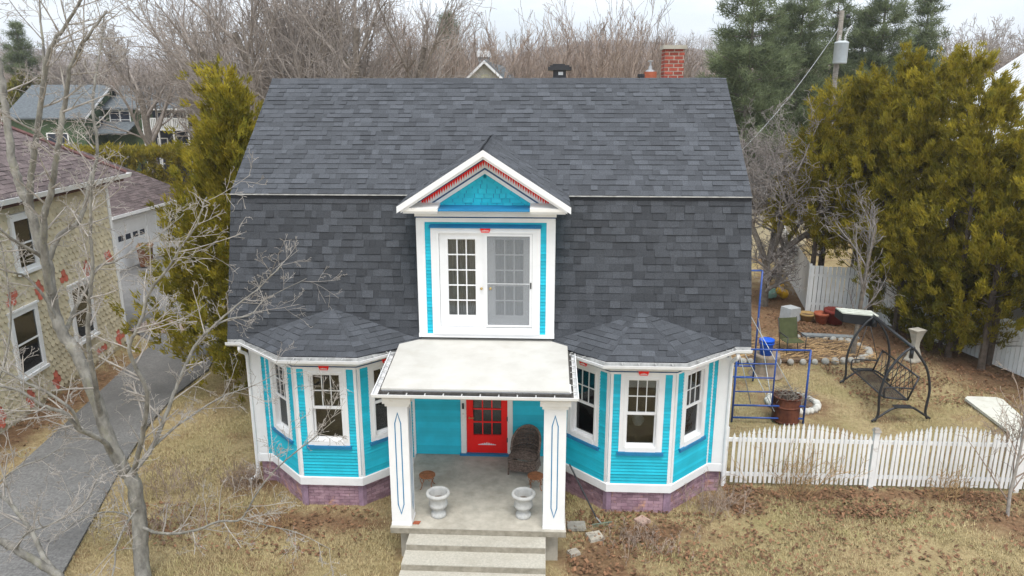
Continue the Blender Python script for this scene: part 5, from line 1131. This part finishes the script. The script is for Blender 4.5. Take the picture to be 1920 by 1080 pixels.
# ---- right cedar row
GC = 'cedars in the row along the board fence'
cl_ = ['cedar at the end of the row beside the grey service cable','cedar over the red pots at the fence bend','cedar behind the slim bare tree, trunk against the fence','cedar behind the folded awning of the garden swing','tallest cedar of the row, behind the arched swing','low skirted cedar right behind the stone pedestal','cedar between the pedestal and the bare fence stretch','thin cedar through which the white metal roof shows','cedar near the white board, last of the fence row']
rows = [(11.75,14.1,7.5,1.75,2.3),(12.6,13.4,8.2,1.5,2.0),(13.35,12.5,8.8,1.6,1.7),(13.85,11.5,8.6,1.6,1.2),(14.3,10.3,8.7,1.65,.3),(14.35,9.0,7.7,1.5,.15),(14.75,7.9,6.4,1.3,.5),(15.35,6.9,6.6,1.3,1.9),(16.0,5.4,6.2,1.35,1.6)]
for i, (x, y, H, r, z0) in enumerate(rows):
    cedar('cedar_tree', 100+i, (x,y,0), H, r, z0, int(760*r*H/10*(.75 if i > 6 else 1)), cl_[i], CEDAR, GC, per=28, size=.15, width=.018, tip=.62, tr=.13)
    if i in (0, 2, 3, 5, 6): x2, y2 = x-.5, y-.45; cedar('cedar_tree', 130+i, (x2,y2,0), H*.82, r*.75, z0+.3, int(300*r*H/12), cl_[i].replace('cedar', 'shorter cedar stem in front of the', 1) if 0 else ['lower cedar leaning out toward the service cable','','lower cedar growing beside the slim bare tree','lower cedar just behind the swing awning','','lower cedar shading the stone pedestal','lower cedar beside the skirted cedar by the pedestal'][i], CEDAR, GC, per=30, size=.165, width=.021, tip=.62, tr=.11)
cedar('cedar_shrub', 151, (13.55,10.5,0), 3.6, 1.25, .1, 420, 'low bushy cedar filling the gap behind the swing', CEDAR2, None, per=30, size=.165, width=.021, tip=.5, tr=.07)
cedar('cedar_shrub', 152, (13.95,9.2,0), 3.0, 1.15, .1, 360, 'low bushy cedar shading the ground by the pedestal', CEDAR2, None, per=30, size=.165, width=.021, tip=.5, tr=.07)
# ---- left cedars
pc_ = atY(434, 166, 4.7); cedar('column_cedar', 201, (pc_[0]-.1,4.7,0), float(pc_[2])-.35, 1.85, .5, 2700, 'tall pointed green gold cedar between the driveway and turquoise house', CEDAR, None, per=24, size=.15, width=.020, tip=.95, tr=.12)
cedar('column_cedar', 202, (-8.2,7.6,0), 5.6, 1.7, .3, 1200, 'shorter cedar tucked behind the tall one by the driveway', CEDAR, None, per=26, size=.17, width=.021, tip=1.0, tr=.12)
# ---- hedge
rng = np.random.default_rng(9); hg_ = empty('cedar_hedge', (-24.5,35,-.35), radians(8), 'clipped yellow green hedge in front of the green houses', 'hedge')
n = 1500; C = np.stack([rng.uniform(-7.5,6.5,n), rng.uniform(-1,1,n), rng.uniform(.2,4.75,n)], 1); fs_ = rng.random(n); C[fs_ < .45,1] = -1; C[fs_ > .6,2] = 4.7; C += rng.standard_normal(C.shape)*.14
Nn = np.zeros_like(C); Nn[:,2] = .7; Nn[fs_ < .45,1] = -1
V, F, k = leaves(rng, C, Nn, 30, .30, .05, .6, .5, .8); npmesh('foliage', V, F, np.clip(.55+.2*rng.standard_normal(n), 0, 1)[k], CEDAR, hg_)
npmesh('stems', *merge([(*tubes_np(np.array([[(x,0,-.1),(x,.1,2.2),(x+.1,0,4.3)] for x in np.linspace(-7.3,6.3,18)]), np.full((18,3),.06), 4), .5)]), BARKD, hg_)
# ---- pines
for i, (u, Y, vt, r, z0) in enumerate(((1418,27,-35,3.6,1.0),(1372,33,60,2.6,1.5),(1512,33,-40,3.4,2),(1575,38,-10,3.0,2),(1668,36,-45,3.2,2),(1745,40,-8,2.6,2),(1470,42,10,3.2,2),(1625,46,20,3.2,2))):
    p = atY(u, vt, Y); pine('pine_tree', 300+i, (p[0],Y,gz(0,Y)), float(p[2]), r, z0, ['large blue green pine leaning over the turquoise house ridge','low bushy pine just behind the brick chimney end','tall pine left of the utility pole','pine standing directly behind the utility pole','broad pine rising above the cedar row','slim pine at the right end of the pine group','far pine filling the gap behind the large pine','far pine behind the transformer'][i], 'pines beyond the yard')
for u, Y, vt, r, lb in ((28,62,42,3.0,'dark spruce standing alone at the far left beyond the plum roof'), (838,56,28,2.6,'dark green spruce among bare saplings behind the ridge'), (612,36,40,1.9,'yellowish spruce half hidden by the big bare maples')):
    p = atY(u, vt, Y); pine('spruce_tree', int(400+u), (p[0],Y,0), float(p[2]), r, 1.0, lb, None, CEDAR2 if u == 612 else PINE, 20, 30, .45)
for i, (u, Y, H, r) in enumerate(((55,58,9.2,4.2), (125,56,7.8,3.2))):
    p = atY(u, 187, Y); cedar('yew_bush', 450+i, (p[0],Y,0), H, r, .3, 480, ['broad mossy green evergreen behind the plum roof','rounded olive evergreen beside the green cottage'][i], CEDAR2, None, per=30, size=.42, width=.09, tip=.4)
# ---- bare trees
st3 = lambda h, r: [((0,0,-.2),(0,0,1),h*.42,r)]
SP_A = [(9,34,.85,.45,.10,.07),(9,36,.55,.15,.14,.06),(8,40,.5,.15,.2,.05),(5,42,.5,.2,.25,.04)]
def multi(rng, k, h, r, lean): return [((.3*cos(6.28*j/k),.3*sin(6.28*j/k),-.2),(lean*cos(6.28*j/k+.4),lean*sin(6.28*j/k+.4),1),h*rng.uniform(.5,.7),r*rng.uniform(.7,1.1)) for j in range(k)]
rg_ = random.Random(3)
mapleA = bare_tree('maple_tree', 21, multi(rg_, 4, 18, .36, .45), [(8,30,.62,.25,.09,.07),(8,36,.55,.15,.14,.06),(9,40,.55,.1,.2,.05)], .011, BARKD, TWIGF, (0,0,0), 'x', None, (9,6,3,3,3))
mapleB = bare_tree('maple_tree', 22, st3(20, .38), SP_A, .012, BARKD, TWIGF, (0,0,0), 'x', None, (9,6,3,3,3))
mapleC = bare_tree('maple_tree', 23, multi(rg_, 3, 17, .34, .3), [(9,32,.6,.25,.1,.07),(8,38,.55,.15,.15,.06),(9,40,.55,.1,.2,.05)], .011, BARKD, TWIGF, (0,0,0), 'x', None, (9,6,3,3,3))
def put(src, lst, lab, grp, first=True):
    for i, (u, Y, s, sz, rz) in enumerate(lst):
        p = atY(u, 187, Y); loc = (p[0], Y, float(gz(np.array(p[0]), np.array(Y)))-.05); l_ = lab[i] if isinstance(lab, list) else lab
        if i == 0 and first: src.location = loc; src.rotation_euler = (0,0,rz); src.scale = (s,s,sz); src['label'] = l_; src['group'] = grp
        else: recopy(src, loc, rz, (s, sz), l_, grp)
GM = 'big bare maples behind the house'
put(mapleA, [(560,25,.95,1.,.3),(700,31,1.,1.05,2.1),(455,36,1.,1.05,4.)], ['many stemmed bare maple right behind the roof corner','bare maple spreading low limbs over the roof ridge','many stemmed bare maple between the hedge and roof'], GM)
put(mapleC, [(625,27,.95,1.05,1.),(505,30,1.,1.1,3.),(400,48,1.,1.1,5.),(665,42,1.1,1.1,0)], 'three stemmed bare maple in the clump behind the house', GM)
put(mapleB, [(283,43,1.,1.05,.5),(180,58,1.1,1.1,2.5),(350,60,1.,1.0,4.4),(90,66,1.1,1.1,1.2),(590,50,1.05,1.1,5.2),(760,56,.9,.95,3.3)], ['tall bare tree with thick trunk before the balcony house']+['tall single trunk bare tree beyond the houses']*5, 'tall bare trees beyond the houses')
sapl = [bare_tree('sapling', 31+k, multi(rg_, 3, 12, .085, .12), [(9,24,.55,.2,.07,.12),(6,28,.5,.15,.1,.1),(4,32,.5,.15,.15,.08)], .010, BARKR, BARKR, (0,0,0), 'x', None, (5,3,3,3)) for k in range(3)]
for k in range(3):
    lst = []
    for j in range(15): lst.append((740+(j*3+k)*12.2+rg_.uniform(-8,8), rg_.uniform(34,60), rg_.uniform(1.0,1.4), rg_.uniform(.95,1.35), rg_.uniform(0,6)))
    put(sapl[k], lst, 'slender reddish bare sapling in the thicket behind the ridge', 'saplings in the thicket behind the house')
greyt = bare_tree('bare_tree', 41, st3(14, .24), [(9,38,.9,.35,.11,.06),(8,40,.55,.15,.15,.05),(7,42,.5,.15,.2,.04),(4,44,.5,.2,.25,.03)], .013, BARKD, TWIGF, (0,0,0), 'x', None, (7,5,3,3,3))
put(greyt, [(1125,56,1.1,1.42,0),(1165,50,1.,1.35,1),(1200,58,1.1,1.42,2),(1240,53,1.05,1.32,3),(1285,61,1.1,1.3,4),(1080,64,1.1,1.45,5),(990,60,1.1,1.4,2.2),(920,68,1.2,1.45,.7),(860,64,1.1,1.45,1.9)], 'grey spreading bare tree at the edge of the wood', 'grey bare trees at the wood edge')
for i, (u, Y, s) in enumerate(((1800,46,1.),(1840,52,1.05),(1885,44,1.),(1925,50,1.1),(1865,60,1.1))):
    p = atY(u, 187, Y); recopy(greyt, (p[0],Y,0), i*1.3, (s*1.0,s*1.35), 'bare tree beyond the white metal roofed building', 'bare trees beyond the metal roof')
# yard fruit tree and slim tree
bare_tree('fruit_tree', 51, [((0,0,-.1),(.02,0,1),1.9,.20),((.0,0,1.7),(.65,-.15,.75),3.6,.13),((0,0,1.6),(-.3,.2,.95),3.6,.13),((.05,0,1.7),(.35,.5,1.),3.8,.11),((.05,0,1.7),(.2,-.4,1.05),3.8,.11),((.05,0,1.7),(.5,.2,1.2),3.9,.10)], [(9,46,.75,.3,.16,.03),(8,48,.6,.15,.22,.02),(6,48,.5,.1,.28,.01),(2,48,.5,.1,.3,0)], .008, BARKD, TWIGG, (9.75,14.3,0), 'gnarled bare fruit tree with dense grey twigs behind the house corner', None, (10,6,3,3,3), .04)
bare_tree('fruit_tree', 52, [((0,0,-.1),(.1,0,1),2.0,.13),((.1,0,1.7),(.4,-.1,.8),2.4,.09),((.1,0,1.7),(-.4,.1,.9),2.3,.09)], [(9,46,.8,.25,.16,.03),(8,48,.6,.15,.22,.02),(7,48,.55,.1,.28,.01)], .008, BARKD, TWIGG, (11.2,17.2,0), 'smaller bare fruit tree before the shed and cedar end', None, (10,6,3,3,3), .04)
bare_tree('slim_tree', 53, [((0,0,-.1),(.03,.02,1),4.3,.075)], [(14,30,.42,.25,.1,.08),(5,36,.5,.15,.15,.06),(4,40,.5,.1,.2,.04)], .006, BARKD, TWIGG, (10.82,8.35,0), 'slim young bare tree rising from the end of the straw bed', None, (8,4,3,3), .05)
bare_tree('young_tree', 54, [((0,0,-.1),(-.02,0,1),2.4,.035)], [(13,34,.5,.15,.1,.06),(4,38,.5,.15,.15,.05),(3,40,.5,.1,.2,.03)], .0045, TWIG, BARKR, (10.2,-.68,0), 'young bare sapling in front of the picket fence end', None, (7,4,3,3), .05)

# ---- foreground trees, limbs traced from the photograph at the depth of their trunk
def limb(pix):   # (u, v, Y)
    return np.array([atY(u, v, Y) for u, v, Y in pix])
def front_tree(name, limbs, loc, label, seed, twspec):
    rng = np.random.default_rng(seed); e = empty(name, loc, 0, label, 'tree'); lo = np.array(loc)
    for i, (pix, r0, r1) in enumerate(limbs):
        P = bezier(limb(pix)-lo, 6); n = len(P); j = rng.standard_normal((n,3))*min(.008, r0*.08); j[0] = 0; P = P+j
        rr = np.linspace(0, 1, n); rad = .8*(r0+(r1-r0)*rr**.85)
        mb = MB(); mb.tube(P, rad*(1+.012*rng.standard_normal(n)), 12 if r0 > .05 else 7); mb.obj('trunk' if i == 0 else 'limb', BARK, e, True)
        L = np.linalg.norm(np.diff(P, axis=0), axis=1).sum(); m = 9; idx = np.linspace(0, n-1, m); ii = np.minimum(idx.astype(int), n-2); f = (idx-ii)[:,None]
        pts = (P[ii]*(1-f)+P[ii+1]*f)[None]; rd = np.interp(idx, np.arange(n), rad)[None]
        t0 = .75 if i == 0 else .12
        nch = max(3, int(L*twspec[0])) if i else 3
        p, d, l, r = children(rng, pts, rd, np.array([1.0]), nch, 48, 1, t0, .016, .5); l = np.minimum(rng.uniform(.35,1.15,len(l))*twspec[1], .9*L)
        lv = grow(rng, p, d, l, r, [(4,44,.58,.15,.11,.01),(3,46,.5,.12,.14,.01),(2,48,.5,.1,.2,0)], m=6, trop=.02)
        V, F, T = merge([(*tubes_np(a, np.maximum(b, .0031), 5 if k == 0 else 3), .5) for k, (a, b) in enumerate(lv)]); npmesh('twigs', V, F, T, TWIG, e)
    return e
YT = -3.3
lim1 = [
 ([(268,1105,-3.55),(266,1060,-3.4),(262,980,YT),(250,905,YT),(232,880,YT),(205,825,YT),(177,740,YT),(145,665,YT),(115,620,YT),(98,560,YT),(90,495,YT),(72,453,YT),(57,393,YT),(40,355,YT),(22,300,YT),(12,210,-3.2),(0,140,-3.1),(-15,60,-3.),(-30,-40,-3.)], .165, .045),
 ([(90,490,YT),(110,443,-3.2),(143,420,-3.1),(160,385,-3.),(167,345,-2.9),(183,287,-2.8),(174,200,-2.7),(180,140,-2.6),(190,83,-2.5),(196,20,-2.5)], .055, .012),
 ([(97,560,YT),(84,480,-3.5),(83,410,-3.6),(97,350,-3.7),(110,267,-3.8),(120,200,-3.8),(130,133,-3.9),(147,97,-3.9),(172,58,-4.),(200,20,-4.)], .075, .016),
 ([(57,393,YT),(57,350,-3.4),(67,267,-3.5),(80,167,-3.6),(90,100,-3.7),(118,55,-3.7),(147,10,-3.8),(165,-20,-3.8)], .065, .016),
 ([(80,167,-3.6),(82,100,-3.5),(76,40,-3.4),(73,-20,-3.4)], .03, .012),
 ([(117,637,YT),(132,600,-3.),(147,567,-2.9),(167,533,-2.7),(185,500,-2.6),(212,492,-2.4),(250,470,-2.2),(300,440,-2.),(345,400,-1.8)], .05, .008),
 ([(190,790,YT),(178,720,-3.6),(165,637,-3.8),(168,560,-3.9),(173,510,-4.),(170,430,-4.),(172,360,-4.1),(180,300,-4.1)], .055, .014),
 ([(247,885,YT),(268,862,-3.1),(290,830,-2.9),(312,777,-2.7),(335,715,-2.5),(365,650,-2.3),(400,612,-2.2),(440,575,-2.1),(480,545,-2.),(528,497,-1.9)], .062, .010),
 ([(250,890,YT),(258,855,-3.6),(268,810,-3.8),(276,735,-4.),(255,690,-4.1),(243,650,-4.2),(265,600,-4.2),(280,550,-4.2),(318,500,-4.3),(335,470,-4.3),(367,423,-4.4),(387,370,-4.4)], .055, .010),
 ([(290,835,-2.9),(330,800,-2.6),(370,772,-2.3),(420,742,-2.),(470,725,-1.8),(520,700,-1.6)], .032, .007),
 ([(400,612,-2.2),(430,598,-2.),(470,590,-1.8),(500,560,-1.6),(575,522,-1.5)], .024, .006),
 ([(213,850,YT),(190,825,-3.7),(150,805,-4.),(120,775,-4.2),(80,760,-4.4),(40,735,-4.6),(-10,720,-4.8)], .058, .018),
 ([(150,805,-4.),(135,770,-4.2),(95,740,-4.3),(45,715,-4.4),(0,690,-4.5),(-30,660,-4.5)], .035, .012),
 ([(262,985,YT),(290,998,-3.5),(330,1000,-3.7),(372,993,-3.9),(410,978,-4.),(452,973,-4.1),(478,930,-4.1),(505,893,-4.1),(545,855,-4.1),(590,820,-4.1),(628,787,-4.1)], .036, .007),
 ([(452,973,-4.1),(500,985,-4.3),(560,1000,-4.5),(620,1030,-4.6)], .016, .005),
 ([(90,490,YT),(60,470,-3.6),(25,450,-3.8),(0,430,-4.),(-30,400,-4.)], .04, .015),
 ([(110,610,YT),(85,560,-3.5),(50,520,-3.7),(20,510,-3.9),(-20,500,-4.)], .035, .012),
 ([(260,950,YT),(235,985,-3.8),(218,1025,-4.1),(215,1060,-4.3),(205,1100,-4.5)], .025, .012),
 ([(262,985,YT),(235,965,-3.),(195,960,-2.8),(150,975,-2.6),(115,1000,-2.5),(60,1030,-2.4)], .025, .008),
]
tb_ = limb([(268,1105,-3.55)])[0]
front_tree('front_tree', lim1, (tb_[0], tb_[1], 0), 'large pale barked bare tree forking over the driveway edge', 61, (4.6, .75))
MBk = bpy.data.objects['front_tree']
MB().tube([(0,0,-.15),(0,0,.05),(0,0,tb_[2]+.02)], [.20,.155,.133], 12).obj('root_flare', BARK, MBk, True)
lim2 = [
 ([(130,1110,-4.2),(110,1080,-4.2),(70,1055,-4.3),(30,1030,-4.4),(-10,1008,-4.5),(-70,960,-4.6),(-120,860,-4.6),(-140,700,-4.6)], .085, .05),
 ([(110,1080,-4.2),(80,1040,-4.),(55,990,-3.9),(20,945,-3.8),(-15,915,-3.7),(-60,880,-3.6)], .055, .03),
 ([(30,1030,-4.4),(50,1000,-4.8),(90,985,-5.),(130,965,-5.1),(165,935,-5.2),(190,880,-5.2)], .022, .006),
 ([(-15,915,-3.7),(30,880,-3.6),(80,860,-3.5),(120,840,-3.4),(170,845,-3.4)], .022, .006),
 ([(-60,880,-3.6),(-30,760,-3.5),(5,690,-3.4),(20,600,-3.3),(10,500,-3.2),(-5,430,-3.2)], .03, .01),
]
t2 = limb([(130,1110,-4.2)])[0]
front_tree('front_tree', lim2, (t2[0], t2[1], 0), 'leaning bare tree rising from the gravel at the driveway mouth', 62, (4.2, .8))
o2 = [o for o in bpy.data.objects if o.name.startswith('front_tree') and o is not MBk][0]
MB().tube([(.12,-.1,-.15),(.08,-.06,t2[2]*.5),(0,0,t2[2]+.02)], [.12,.09,.069], 10).obj('root_flare', BARK, o2, True)

# ---- dead shrubs and stems
def shrub(loc, seed, n, h, sp, label, mat=BARKR, rmin=.004):
    rng = np.random.default_rng(seed); P = np.stack([rng.normal(0,sp,n), rng.normal(0,sp*.6,n), np.full(n,-.03)], 1); D = unit(np.stack([rng.normal(0,.4,n), rng.normal(0,.4,n), np.ones(n)], 1))
    lv = grow(rng, P, D, h*rng.uniform(.5,1.1,n), np.full(n,.006), [(3,30,.5,.3,.12,.02),(2,40,.5,.2,.2,0)], m=4, trop=.0)
    V, F, T = merge([(*tubes_np(a, np.maximum(b, rmin), 3), .5) for a, b in lv]); e = empty('dead_shrub', loc, 0, label, 'shrub', 'dead shrubs round the house'); npmesh('stems', V, F, rng.random(len(F)), mat, e)
shrub((-5.05,-.25,0), 1, 60, .45, .3, 'reddish dead shrub at the left house corner by the downspout'); shrub((4.55,-.75,0), 2, 50, .55, .3, 'dead reddish shrub at the right bay corner near the fence end')
shrub((6.35,-.02,0), 3, 38, 1.0, .28, 'tall dry stems before the first picket fence panel', STRAW); shrub((9.3,-.15,0), 4, 24, .7, .22, 'dry stems before the second picket fence panel', STRAW)
shrub((-6.0,-1.9,0), 5, 60, .4, .5, 'low rusty brush beside the front tree trunk'); shrub((-4.3,-1.7,0), 6, 60, .3, .4, 'low dead plants before the left bay', STRAW); shrub((11.6,1.2,0), 7, 60, 1.3, .25, 'tall dead stems behind the fence near the white board')
shrub((-6.5,-.6,0), 8, 34, .6, .4, 'upright reddish stems beside the driveway edge'); shrub((3.0,-2.0,0), 9, 70, .3, .4, 'low dead stems beside the pinkish paving stone')
# ---- grass blades, leaf litter
def inpoly(x, y, poly):
    c = np.zeros(len(x), bool); n = len(poly)
    for i in range(n):
        (x0, y0), (x1, y1) = poly[i], poly[i-1]; k = ((y0 > y) != (y1 > y)) & (x < (x1-x0)*(y-y0)/(y1-y0+1e-12)+x0); c ^= k
    return c
hp_poly = [(-4.75,6.7),(-4.75,0),(-4.5,0),(-3.6,-.9),(-2.4,-.9),(-1.5,-.05),(-1.45,-2.7),(-1.2,-2.7),(-1.2,-4.6),(1.25,-4.6),(1.25,-2.7),(1.55,-2.7),(1.5,-.05),(2.4,-.9),(3.6,-.9),(4.5,0),(4.75,0),(4.75,6.7)]
rng = np.random.default_rng(77)
def scatter(n, x0, x1, y0, y1):
    x, y = rng.uniform(x0,x1,n), rng.uniform(y0,y1,n); k = ~(inpoly(x, y, hp_poly) | inpoly(x, y, drive)); return x[k], y[k]
gx_, gy_ = [], []
for n, b in ((230000,(-8.5,12,-4.2,1.5)), (60000,(4.8,15,1.5,9)), (26000,(-9,-4.8,1.5,8)), (14000,(-13,-9.5,-4,9))): a, b_ = scatter(n, *b); gx_.append(a); gy_.append(b_)
gx_, gy_ = np.concatenate(gx_), np.concatenate(gy_); sm = np.zeros(len(gx_))
for a_, b_, ra, rb in SP: sm = np.maximum(sm, np.clip(1.25-np.sqrt(((gx_-a_)/ra)**2+((gy_-b_)/rb)**2)*.75, 0, 1))
k = rng.random(len(gx_)) > sm*1.25-.15; gx_, gy_ = gx_[k], gy_[k]
n = len(gx_); gzv = np.zeros(n)-.03
patch = .5+.5*np.sin(gx_*1.3+np.sin(gy_*1.7)*1.5)*np.sin(gy_*1.1+gx_*.4+1); h = rng.uniform(.018,.05,n)*(.5+.9*patch); a = rng.random(n)*2*pi; le = rng.uniform(.5,1.6,n)*h
w_ = rng.uniform(.0035,.007,n); cx, cy = np.cos(a), np.sin(a)
V = np.stack([np.stack([gx_-cy*w_, gy_+cx*w_, gzv], 1), np.stack([gx_+cy*w_, gy_-cx*w_, gzv], 1), np.stack([gx_+cx*le, gy_+cy*le, gzv+.02+h], 1)], 1).reshape(-1,3)
tag(npmesh('dry_grass', V, np.arange(3*n).reshape(-1,3), np.clip(rng.normal(.5,.25,n),0,1), GRASSB), 'short matted dry grass blades over the lawn', 'grass', kind='stuff')
lx, ly = [], []
for n, b in ((5200,(4.9,12.5,-.9,.25)), (2600,(1.6,5.2,-2.9,-.9)), (4200,(4.9,12,-4,-.5)), (16000,(9.5,15.2,4.5,13)), (1500,(-6.8,-2,-2.6,-1)), (2600,(-13,-10.6,-1,9)), (4000,(7,11,9.3,17))): a, b_ = scatter(n, *b); lx.append(a); ly.append(b_)
lx, ly = np.concatenate(lx), np.concatenate(ly); cl = .5+.5*np.sin(lx*2.1+np.sin(ly*2.7)*2)*np.cos(ly*1.9-lx*.7); k = rng.random(len(lx)) < (.12+.88*cl**1.5); lx, ly = lx[k], ly[k]; n = len(lx)
s = rng.uniform(.018,.05,n); a = rng.random(n)*2*pi; t1, t2_ = rng.normal(0,.4,n), rng.normal(0,.4,n); z = rng.uniform(.005,.04,n)
def corner(du, dv): x = du*np.cos(a)-dv*np.sin(a); y = du*np.sin(a)+dv*np.cos(a); return np.stack([lx+x*s, ly+y*s, np.maximum(-.02, z+(x*t1+y*t2_)*s)], 1)
V = np.stack([corner(-1,0), corner(0,-.6), corner(1,0), corner(0,.6)], 1).reshape(-1,3)
tag(npmesh('leaf_litter', V, np.arange(4*n).reshape(-1,4), rng.random(n), LITTER), 'brown dead leaves littering the lawn and cedar bed', 'leaves', kind='stuff')
# ---- far woods (too many to count): ribbons of twigs
rng = np.random.default_rng(5); tr_ = []
nT = 3400; yy = 72+rng.random(nT)**1.5*620; xx = 1.1+(rng.random(nT)*2-1)*(.82*(yy+14)+10); zz = gz(xx, yy); hh = rng.uniform(8,14.5,nT)
stemP = np.stack([xx,yy,zz-.3], 1); stemD = np.stack([rng.normal(0,.06,nT), rng.normal(0,.06,nT), np.ones(nT)], 1)
p0_ = paths(rng, stemP, stemD, hh*.85, 4, .05, .05); r0_ = (.10+.08*rng.random(nT))[:,None]*np.linspace(1,.25,4)[None]
v, f = tubes_np(p0_, r0_, 3); tn = rng.random(nT); tr_.append((v, f, np.repeat(tn, 9)))
P, D, L, r = children(rng, p0_, r0_, hh, 13, 36, .42, .22, None, .55); p_ = paths(rng, P, D, L, 4, .12, .10); r_ = np.maximum(r,.022)[:,None]*np.linspace(1,.4,4)[None]; v, f = tubes_np(p_, r_, 2); tr_.append((v, f, np.repeat(np.repeat(tn,13), 3)))
P, D, L, r = children(rng, p_, r_, L, 5, 38, .5, .15, None, .7); p_ = paths(rng, P, D, L, 3, .15, .06); r_ = np.maximum(r,.017)[:,None]*np.linspace(1,.5,3)[None]; v, f = tubes_np(p_, r_, 2); tr_.append((v, f, np.repeat(np.repeat(tn,65), 2)))
V, F, T = merge(tr_); tag(npmesh('far_woods', V, F, T, BARKR), 'bare brown woods covering the far hillside', 'woods', kind='stuff')

# ---- haze in the far air
hm = bpy.data.materials.new('haze_air'); hm.use_nodes = True; hn = hm.node_tree; hn.nodes.remove(hn.nodes['Principled BSDF']); pvn = hn.nodes.new('ShaderNodeVolumePrincipled')
pvn.inputs['Color'].default_value = (.80,.84,.92,1); pvn.inputs['Density'].default_value = .0006; pvn.inputs['Anisotropy'].default_value = .2; hn.links.new(pvn.outputs[0], hn.nodes['Material Output'].inputs['Volume'])
tag(MB().box(-2650, 2650, -450, 3550, -2, 125).obj('haze', hm), 'thin pale haze filling the air over the valley', 'haze', kind='stuff')
